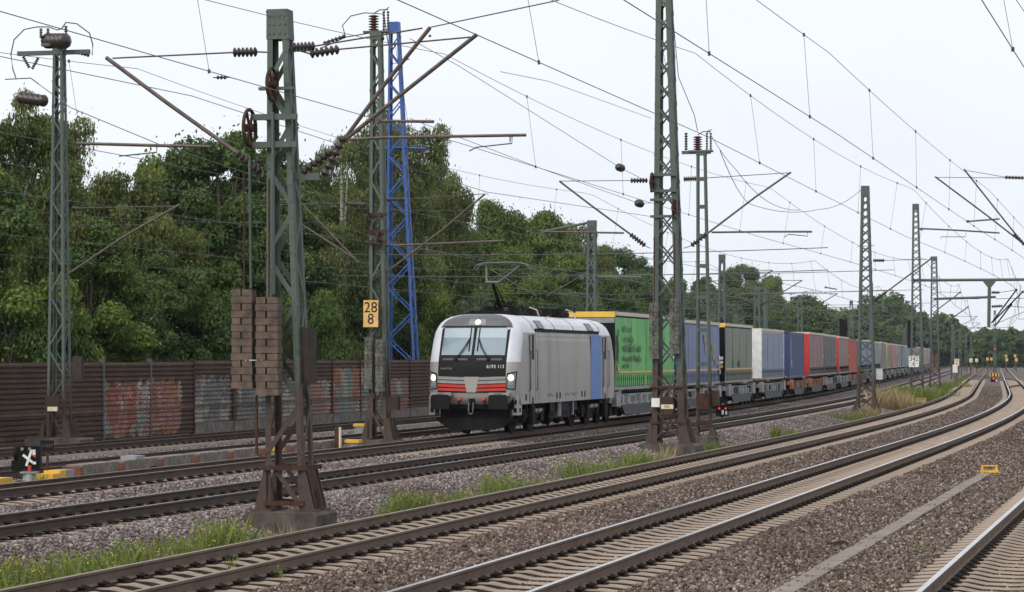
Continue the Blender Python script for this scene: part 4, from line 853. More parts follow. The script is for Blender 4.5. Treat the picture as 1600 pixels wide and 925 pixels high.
def patch(name, quad, mat, o=.012, nx=8, nz=4, parent=None, th=.02):   # sheet on the front skin between four (y, z) corners
    (a, b, c, d) = quad; mb = MB()
    for lay, oo in ((0, o), (1, o-th)):
        for i in range(nz+1):
            for j in range(nx+1):
                u, v_ = j/nx, i/nz; y = (a[0]*(1-u)+b[0]*u)*(1-v_)+(d[0]*(1-u)+c[0]*u)*v_; z = (a[1]*(1-u)+b[1]*u)*(1-v_)+(d[1]*(1-u)+c[1]*u)*v_
                mb.v.append(tuple(fpt(y, z, oo)))
    m = nx+1; N = m*(nz+1)
    for i in range(nz):
        for j in range(nx): mb.f.append((i*m+j, i*m+j+1, (i+1)*m+j+1, (i+1)*m+j)); mb.m.append(0)
    bd = [j for j in range(m)]+[i*m+nx for i in range(1, nz+1)]+[nz*m+j for j in range(nx-1, -1, -1)]+[i*m for i in range(nz-1, 0, -1)]
    for p, q in zip(bd, bd[1:]+bd[:1]): mb.f.append((p, p+N, q+N, q)); mb.m.append(0)
    return mb.build(name, mat, parent or loco, False)
patch('front_mask', [(-1.12, 1.86), (1.12, 1.86), (1.13, 3.5), (-1.13, 3.5)], M['loco_black'], .008, 14, 10)
patch('brow', [(-1.12, 3.51), (1.12, 3.51), (.72, 3.84), (-.72, 3.84)], M['loco_brow'], .006, 14, 4)
for s in (-1, 1):
    a, b = (.045, 1.05) if s > 0 else (-1.05, -.045)
    w_ = patch('windscreen', [(a, 2.56), (b, 2.56), (b, 3.44), (a, 3.44)], M['glass'], .016, 8, 6)
    bl = patch('sun_blind', [(a+.02, 3.12), (b-.02, 3.12), (b-.02, 3.42), (a+.02, 3.42)], pm('blind', (.34, .42, .47), (.3, .38, .43), 2, .3), .02, 6, 2, w_, .006)
    wp_ = MB(); wp_.tube([fpt(s*.55, 2.42, .05), fpt(s*.30, 2.78, .07), fpt(s*.15, 3.08, .05)], .014, 6); wp_.tube([fpt(s*.5, 2.42, .05), fpt(s*.24, 2.8, .07), fpt(s*.15, 3.08, .05)], .01, 6)
    wp_.tube([fpt(s*.14, 2.68, .035), fpt(s*.14, 3.42, .035)], .018, 6); wp_.cyl(fpt(s*.52, 2.42, .0), fpt(s*.52, 2.42, .09), .05, 8); wp_.build('wiper', M['black'], loco)
    wp_ = MB()
    for yy in ((.15, .48), (.62, .98)): wp_.bar(fpt(s*yy[0], 2.42, .03), fpt(s*yy[1], 2.42, .03), .07, .03, (1, 0, 0))
    wp_.build('grab_rail', M['loco_brow'], loco)
for k, (z0, z1, c, mat) in enumerate(((1.76, 1.855, 0, 'loco_stripe'), (1.64, 1.735, 0, 'loco_stripe'), (1.52, 1.61, 0, 'loco_red'), (1.40, 1.485, 0, 'loco_red'))):
    for s in (-1, 1):
        zi = lambda z: .255-(1.86-z)*.22; oz = 1.12
        Q = [(s*zi(z0), z0), (s*oz, z0+.03), (s*oz, z1+.03), (s*zi(z1), z1)]
        if s < 0: Q = [Q[1], Q[0], Q[3], Q[2]]
        patch('front_stripe', Q, M[mat], .012, 6, 2)
patch('front_grille', [(-1.13, 1.36), (1.13, 1.36), (1.13, 1.88), (-1.13, 1.88)], M['loco_black'], .004, 14, 4)
patch('front_wedge', [(-.15, 1.37), (.15, 1.37), (.255, 1.87), (-.255, 1.87)], M['loco_grey'], .03, 6, 3, None, .03)
for s in (-1, 1):
    Q = [(s*1.14, 1.48), (s*1.4, 1.46), (s*1.44, 2.05), (s*1.16, 1.98)]
    if s < 0: Q = [Q[1], Q[0], Q[3], Q[2]]
    hl = patch('headlight', Q, M['loco_black'], .016, 6, 5); Q2 = [(y*.995+(-s*-.012), z) for y, z in Q]
    Q2 = [(s*1.165, 1.51), (s*1.375, 1.49), (s*1.405, 2.0), (s*1.185, 1.94)]
    if s < 0: Q2 = [Q2[1], Q2[0], Q2[3], Q2[2]]
    patch('headlight_glass', Q2, M['lens'], .022, 6, 5, hl, .008)
    MB().tube([fpt(s*1.275, 1.84, .02), fpt(s*1.275, 1.84, .034)], [.095, .08], 14).build('lamp', M['lamp_on'], hl); MB().tube([fpt(s*1.28, 1.63, .02), fpt(s*1.28, 1.63, .032)], [.085, .07], 14).build('lamp_dark', M['grey'], hl)
t_ = patch('top_lamp_housing', [(-.28, 3.53), (.3, 3.53), (.28, 3.72), (-.26, 3.72)], M['grey'], .015, 4, 2); MB().tube([fpt(.03, 3.62, .02), fpt(.03, 3.62, .034)], [.085, .07], 14).build('lamp', M['lamp_on'], t_)
U = (fpt(.9, 2.15)-fpt(.5, 2.15)).normalized(); text_mb('6193 113', .155, U, (0, 0, 1), fpt(.78, 2.19, .03), .004).build('number', M['white'], loco)
U = (fpt(-.6, 2.1)-fpt(-1.0, 2.1)).normalized(); text_mb('RAILPOOL', .085, U, (0, 0, 1), fpt(-.83, 2.13, .03), .004).build('lettering', M['loco_stripe'], loco)
# buffer beam, buffers, coupling, plough
xb = LH-.16
mb = MB(); mb.box((xb-.3, 0, 1.1), (.6, 2.7, .5)); mb.build('buffer_beam', M['black'], loco)
for s in (-1, 1):
    b = MB(); b.prism([(s*.95-.31, .84), (s*.95+.31, .84), (s*.95+.31, 1.24), (s*.95+.25, 1.3), (s*.95-.25, 1.3), (s*.95-.31, 1.24)], 'x', xb+.42, xb+.5); b.cyl((xb, s*.95, 1.05), (xb+.42, s*.95, 1.05), .13, 12); b = b.build('buffer', M['loco_black'], loco)
    MB().box((xb+.2, s*.95, 1.315), (.42, .66, .1)).build('buffer_step', M['loco_stripe'], b)
    text_mb('SIEMENS', .075, (0, 1, 0), (0, 0, 1), (xb+.415, s*.95, 1.315), .003).build('lettering', M['ink'], b)
    k = MB(); k.box((xb-.35, s*1.38, .95), (.5, .2, .62)); k.build('corner_step', M['loco_grey'], loco)
    k = MB(); k.box((xb-.09, s*1.38, 1.06), (.03, .1, .14)); k.box((xb-.09, s*1.38, .8), (.03, .1, .14)); k.box((xb-.35, s*1.481, 1.06), (.2, .008, .14)); k.box((xb-.35, s*1.481, .8), (.2, .008, .14)); k.build('step_recess', M['black'], loco)
    c_ = MB(); c_.tube([(xb+.02, s*.42, 1.12), (xb+.18, s*.43, .98), (xb+.12, s*.45, .75), (xb, s*.5, .7)], .028, 7); c_.box((xb+.05, s*.4, 1.14), (.12, .1, .1)); c_ = c_.build('air_hose', M['sooty'], loco); q_ = MB(); q_.box((xb+.1, s*.4, 1.16), (.14, .1, .09)); q_.build('hose_cock', M['red'], c_)
c_ = MB(); c_.box((xb+.06, 0, 1.08), (.14, .2, .18)); c_.tube([(xb+.1, 0, 1.1), (xb+.3, 0, 1.06), (xb+.34, 0, .98), (xb+.26, 0, .93)], .035, 8); c_.build('coupling_hook', M['sooty'], loco)
c_ = MB()
for s in (-1, 1): c_.tube([(xb+.2, s*.07, 1.05), (xb+.26, s*.075, .8), (xb+.24, s*.06, .7)], .022, 6)
c_.tube([(xb+.24, -.06, .7), (xb+.25, 0, .68), (xb+.24, .06, .7)], .024, 6); c_.build('coupling_shackle', M['fitting'], loco)
mb = MB(); prof_ = [(-1.3, .62), (-.95, .2), (.95, .2), (1.3, .62), (1.3, .8), (-1.3, .8)]
def plough(y): return xb+.02-.25*(y/1.3)**2
N_ = 14; ysn = np.linspace(-1.3, 1.3, N_)
for y in ysn: zb = float(np.interp(abs(y), [.8, 1.3], [.17, .5])); mb.v += [(plough(y), y, zb), (plough(y)-.08, y, .55), (plough(y)-.3, y, .55), (plough(y)-.2, y, zb)]
for i in range(N_-1):
    for j in range(4): mb.f.append((i*4+j, (i+1)*4+j, (i+1)*4+(j+1) % 4, i*4+(j+1) % 4)); mb.m.append(0)
mb.build('snow_plough', M['sooty'], loco); MB().box((xb-.55, 0, .66), (.5, 2.3, .5)).build('underframe_block', M['black'], loco)
# sides
for s in (-1, 1):
    yS = s*(HW+.004)
    for xd, nm in ((LH-2.15, 'cab_door'), (-(LH-2.15), 'cab_door')):
        d_ = MB(); d_.box((xd, yS, 2.12), (.72, .02, 2.2)); d_ = d_.build(nm, M['loco_grey'], loco)
        MB().box((xd, yS+s*.014, 2.82), (.26, .012, .8)).build('door_window', M['loco_black'], d_)
        f_ = MB()
        for e in (-1, 1): f_.box((xd+e*.37, yS+s*.006, 2.12), (.018, .012, 2.2))
        f_.box((xd, yS+s*.006, 3.23), (.74, .012, .018)); f_.build('door_seal', M['loco_black'], d_)
        h_ = MB()
        for e in (-1, 1): h_.tube([(xd+e*.48, yS, 2.75), (xd+e*.48, yS+s*.06, 2.7), (xd+e*.48, yS+s*.06, 1.45), (xd+e*.48, yS, 1.4)], .017, 6)
        h_.build('handrail', M['fitting'], loco); MB().box((xd, yS+s*.0, .62), (.42, .1, .62)).build('cab_ladder', M['sooty'], loco)
        MB().box((xd, yS+s*.004, 1.08), (.2, .02, .22)).build('step_recess', M['black'], loco)
    MB().box((-LH+3.75, yS+s*.002, 2.14), (1.75, .006, 2.3)).build('blue_stripe', M['loco_blue'], loco)
    g_ = MB(); x0, x1 = -LH+2.95, LH-2.75; nL = 42
    for i in range(nL): g_.box((x0+(x1-x0)*(i+.5)/nL, s*1.425, 3.36), ((x1-x0)/nL*.6, .06, .11), ry=.5)
    g_.build('vent_grille', M['black'], loco); MB().box(((x0+x1)/2, s*1.415, 3.355), (x1-x0, .04, .14)).build('vent_recess', M['black'], loco)
    l_ = MB(); l_.box((0, yS+s*.001, 1.42), (LH*2-2.2, .006, .012)); l_.box((0, yS+s*.002, 3.2), (LH*2-5.6, .006, .014)); l_.build('body_seam', M['loco_stripe'], loco)
    v_ = MB()
    for x in (2.2, 1.7, -1.8, -2.3, LH-1.25): v_.box((x, yS+s*.002, 1.2), (.16, .008, .2))
    v_.build('jacking_slot', M['black'], loco)
    q_ = MB(); g_ = random.Random(4)
    for x0_ in (3.6, .9, -.2, -3.4):
        for k in range(7): q_.box((x0_-k*.13, yS+s*.002, 1.2+g_.choice((0, .05))), (.08, .006, .05))
    q_.build('small_lettering', M['loco_brow'], loco)
    for x in (LH-3.75, -LH+4.25):
        w_ = MB(); w_.add([(x-.42, s*1.455, 3.46), (x+.42, s*1.455, 3.46), (x+.42, s*1.265, 3.72), (x-.42, s*1.265, 3.72), (x-.42, s*1.35, 3.44), (x+.42, s*1.35, 3.44), (x+.42, s*1.15, 3.68), (x-.42, s*1.15, 3.68)], [(0, 1, 2, 3), (0, 4, 5, 1), (3, 2, 6, 7), (0, 3, 7, 4), (1, 5, 6, 2)]); w_.build('roof_hatch', M['loco_brow'], loco)
    for x in (LH-2.6, 2.1, -.9, -LH+2.7):
        w_ = MB(); w_.tube([(x, s*1.42, 3.43), (x, s*1.325, 3.6), (x, s*1.2, 3.72), (x, s*1.04, 3.81)], .016, 5); w_.build('roof_seam', M['grey'], loco)
# bogies
for xb_ in (LH-3.45, -(LH-3.45)):
    bo = MB()
    for s in (-1, 1):
        bo.box((xb_, s*1.08, .62), (3.6, .16, .26)); bo.box((xb_, s*1.1, .45), (1.0, .22, .3))
        for x in (xb_-1.3, xb_+1.3): bo.box((x, s*1.13, .58), (.42, .2, .42)); bo.tube([(x-.28, s*1.15, .7), (x-.28, s*1.15, 1.0)], .1, 8); bo.tube([(x+.28, s*1.15, .7), (x+.28, s*1.15, 1.0)], .1, 8)
        for x in (xb_-.5, xb_+.5): bo.tube([(x, s*1.2, .62), (x, s*1.2, .98)], .05, 6)
    bo = bo.build('bogie', M['sooty'], loco)
    mb = MB()
    for x in (xb_+.2, xb_-.55): mb.tube([(x-.25, 1.28, .74), (x+.25, 1.28, .70)], .075, 8)
    mb.build('damper', M['grey'], bo)
    for x in (xb_-1.3, xb_+1.3):
        w_ = MB()
        for s in (-1, 1): w_.cyl((x, s*.69, .625), (x, s*.82, .625), .625, 28); w_.cyl((x, s*.82, .625), (x, s*.88, .625), .2, 14); w_.cyl((x, s*.66, .625), (x, s*.69, .625), .655, 28)
        w_.cyl((x, -.7, .625), (x, .7, .625), .1, 10); w_.build('wheelset', M['sooty'], bo)
mb = MB(); mb.box((0, 0, .82), (4.3, 2.5, .36)); mb.box((0, 0, .55), (3.4, 2.2, .3)); mb.box((0, 0, .9), (LH*2-2.2, 2.1, .2)); mb.build('equipment_case', M['black'], loco)
for x in (1.1, .85, -1.2): MB().box((x, 1.3, .72), (.16, .06, .5)).build('cable_duct', M['grey'], loco)
# roof gear and pantograph
rf = MB(); g = random.Random(2)
rf.box((LH-3.5, 0, 3.97), (2.2, 1.3, .14))
for i in range(26): rf.box((g.uniform(-LH+2.6, LH-2.6), g.uniform(-.6, .75), 4.0+g.uniform(0, .08)), (g.uniform(.2, .7), g.uniform(.1, .35), g.uniform(.12, .3)))
rf.tube([(-LH+2.5, .45, 4.16), (-2, .4, 4.2), (0, .5, 4.15), (2, .4, 4.2), (LH-2.8, .3, 4.22)], .035, 6); rf.tube([(-LH+3, -.3, 4.25), (-1, -.4, 4.28), (2, -.3, 4.25)], .03, 6)
rf.build('roof_equipment', M['sooty'], loco)
for i, (x, y) in enumerate(((LH-2.6, .5), (LH-2.6, -.5), (LH-4.4, .5), (LH-4.4, -.5), (0, .3), (-2, .3), (2.6, .3))): MB().insul((x, y, 3.88), (x, y, 4.14), .085, 4).build('roof_insulator', M['insul_red'], loco, True)
mb = MB(); mb.tube([(LH-4.9, .75, 4.18), (LH-5.3, .9, 4.1), (LH-5.45, .95, 3.9)], .02, 6); mb.tube([(-2.6, .75, 4.2), (-3.1, .9, 4.1), (-3.3, .95, 3.85)], .02, 6); mb.build('roof_cable', M['white'], loco)
pan = MB(); bx, kx, hx = LH-3.9, LH-2.75, LH-4.2; kz, hz_ = 4.95, 5.66
pan.tube([(bx, 0, 4.1), (kx, 0, kz)], [.07, .055], 8); pan.tube([(bx-.2, .12, 4.15), (kx-.12, .1, kz-.1)], .02, 6); pan.box((bx, 0, 4.09), (.7, 1.0, .08)); pan.build('pantograph_lower_arm', M['sooty'], loco)
pan = MB(); pan.tube([(kx, -.22, kz+.02), (kx, .22, kz+.02)], .045, 8)
for s in (-1, 1): pan.tube([(kx, s*.2, kz+.02), (hx, s*.58, hz_-.1)], [.035, .025], 6)
pan.tube([(kx, -.2, kz+.03), (hx, .5, hz_-.12)], .012, 4); pan.build('pantograph_upper_arm', M['fitting'], loco)
pan = MB()
for dx in (-.2, .2): pan.tube([(hx+dx, -.97, hz_-.24), (hx+dx, -.85, hz_-.07), (hx+dx, -.55, hz_), (hx+dx, .55, hz_), (hx+dx, .85, hz_-.07), (hx+dx, .97, hz_-.24)], .028, 6)
for s in (-1, 1): pan.tube([(hx-.2, s*.58, hz_-.03), (hx+.2, s*.58, hz_-.03)], .02, 6)
pan.build('pantograph_head', M['fitting'], loco)

# ------------------------------------------------------------------ wagons and their loads
def curtain_mat(name, c1, c2, streak=.5):
    m, n, b = newmat(name); t = noise(n, .8, 5, .65, stretch=(2.2, 1, .22)); t2 = noise(n, 2.5, 4, .6)
    r = ramp(n, t.outputs['Fac'], [(.3, c2), (.62, c1)]); d = ramp(n, t2.outputs['Fac'], [(.3, (.85, .85, .85)), (.7, (1.05, 1.05, 1.05))])
    t3 = noise(n, 1.6, 6, .75, stretch=(1.5, 1, .3)); k = ramp(n, t3.outputs['Fac'], [(.5, (0, 0, 0)), (.75, (.55, .55, .55))])
    n.links.new(mixc(n, k.outputs[0], mixc(n, 1, r.outputs[0], d.outputs[0], 'MULTIPLY'), (.16, .15, .14)), b.inputs['Base Color']); b.inputs['Roughness'].default_value = .6; return m
def swapbody(label, y0, y1, ztop, zbot, cmat, fmat, rmat, strip=None, frame=None, marks=None, buckles=True, name='semi_trailer', cat='trailer', grp='curtain-sided trailers on the train'):
    yc = (y0+y1)/2; L = (y1-y0)*1.027; t = thing(name, label, cat, V3(-17.3, yc, zbot), ANG(yc), grp); h = ztop-zbot; w = 1.27
    # curtains with slight billow and vertical folds
    for s in (1, -1):
        mb = MB(); nx, nz = 48, 8; g = random.Random(int(y0*10)+s); fo = [g.uniform(-.006, .012) for _ in range(nx+1)]
        for i in range(nz+1):
            for j in range(nx+1):
                u, v_ = j/nx, i/nz; bul = .035*math.sin(math.pi*v_)*(.6+.4*math.sin(5*u+y0))+fo[j]*math.sin(math.pi*min(1, v_*1.3)); mb.v.append((L/2-.16-u*(L-.32), s*(w+bul), .1+v_*(h-.22)))
        for i in range(nz):
            for j in range(nx): a = i*(nx+1)+j; q = (a, a+1, a+nx+2, a+nx+1); mb.f.append(q if s < 0 else q[::-1]); mb.m.append(0)
        mb.build('curtain', cmat, t, True)
    MB().box((0, 0, h/2), (L-.1, 2*w-.06, h-.08)).build('body_shell', fmat, t)
    if isinstance(frame, bpy.types.Material):
        for x in (L/2-.06, -L/2+.06): MB().box((x, 0, h/2), (.22, 2*w+.07, h-.02)).build('end_frame', frame, t)
    else:
        MB().box((L/2, 0, h/2), (.06, 2*w+.02, h-.06)).build('front_wall', fmat, t)
    MB().box((0, 0, h+.02), (L, 2*w+.08, .14)).build('roof', rmat, t); MB().box((0, 0, .02), (L, 2*w+.04, .13)).build('floor_frame', M['grey'], t)
    if strip:
        mb = MB(); mb.box((0, w+.05, .62), (L-.3, .008, .07)); mb.build('reflector_strip', strip, t)
    if buckles:
        mb = MB(); nb = int(L/.42)
        for i in range(nb): x = -L/2+.3+(L-.6)*i/(nb-1); mb.box((x, w+.05, .28), (.035, .012, .46)); mb.box((x+.02, w+.062, .36), (.07, .012, .12))
        mb.build('tension_straps', M['black'], t)
    for k in range(1, 4): MB().box((L/2-L*k/4, w+.048, h/2+.2), (.05, .012, h-.75)).build('curtain_seam', cmat, t)
    if not buckles or L > 11: MB().box((-L/2+.5, w+.055, 1.2), (.3, .008, .18)).build('marking_plate', M['white'], t)
    return t, L, h, w
M['cur_green'] = curtain_mat('curtain_green', (.07, .42, .075), (.22, .52, .2)); M['cur_blue'] = curtain_mat('curtain_blue', (.13, .18, .36), (.21, .25, .40)); M['cur_olive'] = curtain_mat('curtain_olive', (.21, .24, .18), (.15, .17, .125))
M['cur_slate'] = curtain_mat('curtain_slate_blue', (.25, .29, .39), (.18, .22, .31)); M['cur_rose'] = curtain_mat('curtain_rose_grey', (.27, .17, .165), (.21, .125, .12)); M['cur_dark'] = curtain_mat('curtain_dark_grey', (.10, .10, .098), (.075, .075, .073))
M['cur_ltgrey'] = curtain_mat('curtain_light_grey', (.25, .26, .27), (.2, .21, .22)); M['cur_brown'] = curtain_mat('curtain_brown_grey', (.2, .18, .165), (.15, .135, .12)); M['cur_pink'] = curtain_mat('curtain_faded_red', (.42, .2, .17), (.34, .15, .13))
M['navy'] = pm('navy_paint', (.025, .045, .15), (.02, .036, .115), 2, .5); M['deepblue'] = pm('blue_wall', (.02, .06, .3), (.018, .05, .24), 2, .5); M['orange_red'] = pm('orange_red_paint', (.42, .07, .035), (.33, .055, .03), 2, .55)
M['redwall'] = pm('bright_red_wall', (.55, .03, .03), (.45, .025, .025), 2, .5); M['roofcream'] = pm('cream_roof_edge', (.62, .56, .46), (.5, .45, .36), 2, .6); M['roofyellow'] = pm('yellow_roof_edge', (.8, .5, .05), (.7, .42, .05), 2, .5)
M['wagon_grey'] = pm('wagon_grey', (.32, .32, .32), (.17, .17, .17), 3, .6); M['wagon_dark'] = pm('wagon_dark_plate', (.045, .043, .042), (.03, .03, .03), 2, .6); M['wagon_orange'] = pm('wagon_orange', (.38, .14, .06), (.24, .085, .045), 3, .7); M['markblack'] = pm('worn_black_print', (.025, .05, .03), (.04, .09, .04), 9, .7, lo=.3, hi=.55)
YS = lambda px: YAT(px, -15.95, 60, 520)
def wagon(label, y0, y1, bodymat='wagon_grey', detail=True, first=False):
    yc = (y0+y1)/2; L = (y1-y0)*1.027; t = thing('pocket_wagon', label, 'freight wagon', V3(-17.3, yc, 0), ANG(yc), 'pocket wagons of the freight train')
    m_ = M[bodymat]; md = M['wagon_dark']
    for s in (-1, 1):
        y = s*1.32; mb = MB(); a, b = L/2-1.9, -L/2+1.9
        mb.prism([(a-1.0, .30), (b+1.0, .30), (b+.1, .66), (a-.1, .66)], 'y', y-.04, y+.04) if False else None
        P_ = [(b+1.15, .27), (a-1.15, .27), (a-.35, .66), (b+.35, .66)]; n_ = 4
        vs = [(x, y-.05*s*0-.04, z) for x, z in P_]+[(x, y+.04, z) for x, z in P_]; mb.add(vs, [(0, 1, 2, 3), (7, 6, 5, 4), (0, 4, 5, 1), (1, 5, 6, 2), (2, 6, 7, 3), (3, 7, 4, 0)]); mb.build('skirt_plate', md, t)
        mb = MB(); mb.box((0, s*1.2, .98), (L-.5, .1, .2)); mb.box((0, s*1.28, .72), (L-4.2, .14, .1))
        mb.box((a+.35, s*1.3, .9), (.9, .18, .55)); mb.box((b-.35, s*1.3, .9), (.9, .18, .55)); mb.build('side_sill', m_, t)
        if s > 0 or detail:
            g = random.Random(int(y0)); nb = 9 if detail else 6
            for i in range(nb): x = b+.4+(a-b-.8)*i/(nb-1); mb = MB(); mb.box((x, s*1.33, .85+g.uniform(-.03, .05)), (g.uniform(.3, .6), .2, g.uniform(.22, .4))); mb.box((x+.3, s*1.3, .72), (.1, .12, .3)); mb.build('side_locker', m_ if g.random() < .6 else M['wagon_dark'], t)
    mb = MB(); mb.box((0, 0, .5), (L-4.4, 2.3, .3)); mb.box((0, 0, .92), (L-.6, 1.9, .14)); mb.build('pocket_floor', M['black'], t)
    for x in (L/2-1.2, -L/2+1.2):
        bo = MB()
        for s in (-1, 1): bo.box((x, s*1.02, .5), (2.4, .14, .3)); bo.box((x, s*1.05, .5), (.5, .2, .45)); [bo.box((x+e*.9, s*1.06, .46), (.36, .2, .36)) for e in (-1, 1)]
        bo = bo.build('bogie', M['sooty'], t)
        for e in (-1, 1):
            w_ = MB()
            for s in (-1, 1): w_.cyl((x+e*.9, s*.69, .46), (x+e*.9, s*.82, .46), .46, 20)
            w_.cyl((x+e*.9, -.7, .46), (x+e*.9, .7, .46), .08, 8); w_.build('wheelset', M['sooty'], bo)
    if first:
        for s in (-1, 1): MB().cyl((L/2, s*.95, 1.02), (L/2+.35, s*.95, 1.02), .14, 12).build('buffer', M['black'], t)
        MB().box((L/2-.15, 0, 1.0), (.3, 2.7, .45)).build('end_beam', M['grey'], t)
    return t
ZT = 4.0
# (label, first/last photo column of the near side, top, bottom, curtain, end wall, roof, extras)
u = []
def put(px0, px1, wl_, wmat='wagon_grey', **k):
    y0, y1 = YS(px0), YS(px1); return y0, y1
y0, y1 = YS(963), YS(1056); t, L, h, w = swapbody('green curtain-sided trailer with yellow roof edge and worn black lettering, right behind the locomotive', y0, y1, 4.14, 1.3, M['cur_green'], M['black'], M['roofcream'], M['orange_plate'])
MB().box((L/2+.012, 0, h-.02), (.14, 2.62, .2)).build('roof_edge', M['roofyellow'], t); MB().box((L/2+.012, 0, h-.24), (.1, 2.56, .2)).build('roof_beam', M['grey'], t)
def side_text(t, s, x, z, size, mat, w, sx=1): text_mb(s, size, (-1, 0, 0), (0, 0, 1), (x, w+.058, z), .002, sx=sx, align='LEFT').build('lettering', mat, t)
g = random.Random(11); mb = MB()
for z, ln, hh in ((2.3, 1.7, .34), (1.92, 2.1, .36), (1.54, 4.0, .34), (1.16, 3.6, .3), (.86, 1.2, .2)):     # worn print, no longer legible
    x = L/2-1.5; e = x-ln
    while x > e:
        w1 = g.uniform(.1, .2); k = g.randrange(4); hz2 = hh*(1 if g.random() < .4 else .72); b_ = z-hh/2
        mb.box((x, w+.062, b_+hz2/2), (.055, .006, hz2*g.uniform(.7, 1)))
        if k: mb.box((x-w1, w+.062, b_+hz2/2), (.05, .006, hz2*g.uniform(.5, 1)))
        if k > 1: mb.box((x-w1/2, w+.063, b_+hz2*g.choice((.1, .5, .9))), (w1, .006, .05))
        if k == 3: mb.box((x-w1/2, w+.064, b_+hz2*.5), (w1, .006, .045))
        x -= w1+g.uniform(.1, .22)
for k in range(7): mb.box((L/2-.35-g.uniform(0, .25), w+.062, .7+k*.24), (.12+g.uniform(0, .2), .006, .25))
mb.build('worn_lettering', M['markblack'], t); side_text(t, 'TEX', L/2-9.0, 1.75, .75, M['markblack'], w, 1.2)
for k, mm in enumerate(('white', 'white', 'yellow')): MB().box((L/2+.034, 1.1, .98-.16*k), (.012, .26, .13)).build('sticker', M[mm], t)
MB().box((L/2-.5, w+.07, .78), (.22, .01, .3)).build('sticker', M['yellow'], t); MB().box((L/2-6.2, w+.07, .3), (.12, .01, .46)).build('sticker', M['yellow'], t)
wagon('first pocket wagon, light grey, under the green trailer', y0-1.2, y1+.1, 'wagon_grey', True, True)
y0, y1 = YS(1059), YS(1126); t, L, h, w = swapbody('faded blue curtain-sided trailer with yellow markings, second load of the train', y0, y1, 4.05, 1.3, M['cur_blue'], M['deepblue'], M['roofcream'], M['orange_plate'])
mb = MB()
for (x, z, a, b) in ((-1.9, 2.05, 1.6, .34), (-1.6, 1.6, .5, .5), (-4.2, 1.62, 1.2, .3), (-4.4, 1.2, 1.3, .34), (-4.9, .98, .7, .3), (-5.9, .75, .8, .24), (-6.1, .5, .7, .2)): mb.box((x, w+.06, z), (a, .006, b))
mb.build('faded_print', pm('faded_yellow_print', (.32, .25, .13), (.22, .21, .24), 6, .7), t)
MB().box((L/2+.034, .8, 1.15), (.012, .7, .7)).build('sticker', M['white'], t); MB().box((L/2+.044, .8, 1.1), (.012, .6, .36)).build('sticker', M['cur_green'], t); MB().box((L/2+.034, .8, .5), (.012, .8, .26)).build('sticker', M['yellow'], t); MB().box((L/2+.034, .8, .25), (.012, .8, .16)).build('sticker', M['red'], t)
wagon('second pocket wagon, under the faded blue trailer', y0, y1+.9)
y0, y1 = YS(1135), YS(1178); t, L, h, w = swapbody('olive-grey curtain-sided trailer with black front, third load of the train', y0, y1, 4.05, 1.3, M['cur_olive'], M['black'], M['roofcream'], M['orange_plate'])
for k, mm in enumerate(('white', 'white', 'yellow')): MB().box((L/2+.034, 1.0, 1.15-.2*k), (.012, .4, .14)).build('sticker', M[mm], t)
MB().box((L/2+.012, .6, h-.02), (.14, 1.4, .18)).build('roof_edge', M['roofyellow'], t)
mb = MB(); [mb.box((L/2-2.6-k*.9, w+.062, .85), (.18, .006, .32), ry=.3) for k in (0, 2.2, 2.7)]; mb.build('worn_lettering', M['black'], t)
wagon('third pocket wagon, under the olive trailer', y0-.4, y1+1.4)
y0, y1 = YS(1191), YS(1226); t, L, h, w = swapbody('slate-blue curtain-sided trailer with a white front wall', y0, y1, 3.95, 1.35, M['cur_slate'], M['white'], M['roofcream'], None, M['white']); MB().box((L/2+.06, -.9, .35), (.012, .8, .5)).build('sticker', M['orange_plate'], t)
wagon('fourth pocket wagon, under the white-fronted slate-blue trailer', y0-1.4, y1+1.2)
y0, y1 = YS(1237), YS(1259)
def container(label, y0, y1, mat, zt, zb):
    yc = (y0+y1)/2; L = (y1-y0)*1.027; t = thing('freight_container', label, 'container', V3(-17.3, yc, zb), ANG(yc), 'containers on the train'); h = zt-zb
    for s in (-1, 1):
        mb = MB(); n_ = int(L/.14)
        for i in range(n_+1):
            x = L/2-.12-(L-.24)*i/n_; d = 1.24 if (i//2) % 2 else 1.205; mb.v += [(x, s*d, .12), (x, s*d, h-.08)]
        for i in range(n_): q = (2*i, 2*i+1, 2*i+3, 2*i+2); mb.f.append(q if s > 0 else q[::-1]); mb.m.append(0)
        mb.build('side_wall', mat, t)
    mb = MB()
    for sx in (-1, 1):
        for sy in (-1, 1): mb.box((sx*(L/2-.07), sy*1.18, h/2), (.16, .14, h))
    for sy in (-1, 1): mb.box((0, sy*1.19, h-.05), (L-.33, .1, .1)); mb.box((0, sy*1.19, .07), (L-.33, .1, .14))
    mb.build('corner_frame', mat, t); MB().box((0, 0, h-.03), (L-.1, 2.25, .05)).build('roof', mat, t); MB().box((0, 0, h/2), (L-.1, 2.3, h-.2)).build('inner_wall', mat, t)
    mb = MB(); [mb.cyl((L/2+.03, e, .15), (L/2+.03, e, h-.15), .03, 6) for e in (-.8, -.3, .3, .8)]; mb.build('door_bars', M['fitting'], t); return t, L, h
t, L, h = container('navy container with small white lettering down its edge', y0, y1, M['navy'], 3.98, 1.3)
mb = MB(); [mb.box((L/2-.75, 1.25, 2.3-k*.14), (.14, .006, .09)) for k in range(11)]; mb.build('small_lettering', M['white'], t); MB().box((L/2-1.1, 1.25, .8), (.3, .006, .4)).build('sticker', M['orange_plate'], t); MB().box((L/2+.07, .5, 1.2), (.01, .5, .26)).build('sticker', M['white'], t)
wagon('fifth pocket wagon with rusty orange side frames, under the navy container', y0-1.0, y1+1.2, 'wagon_orange')
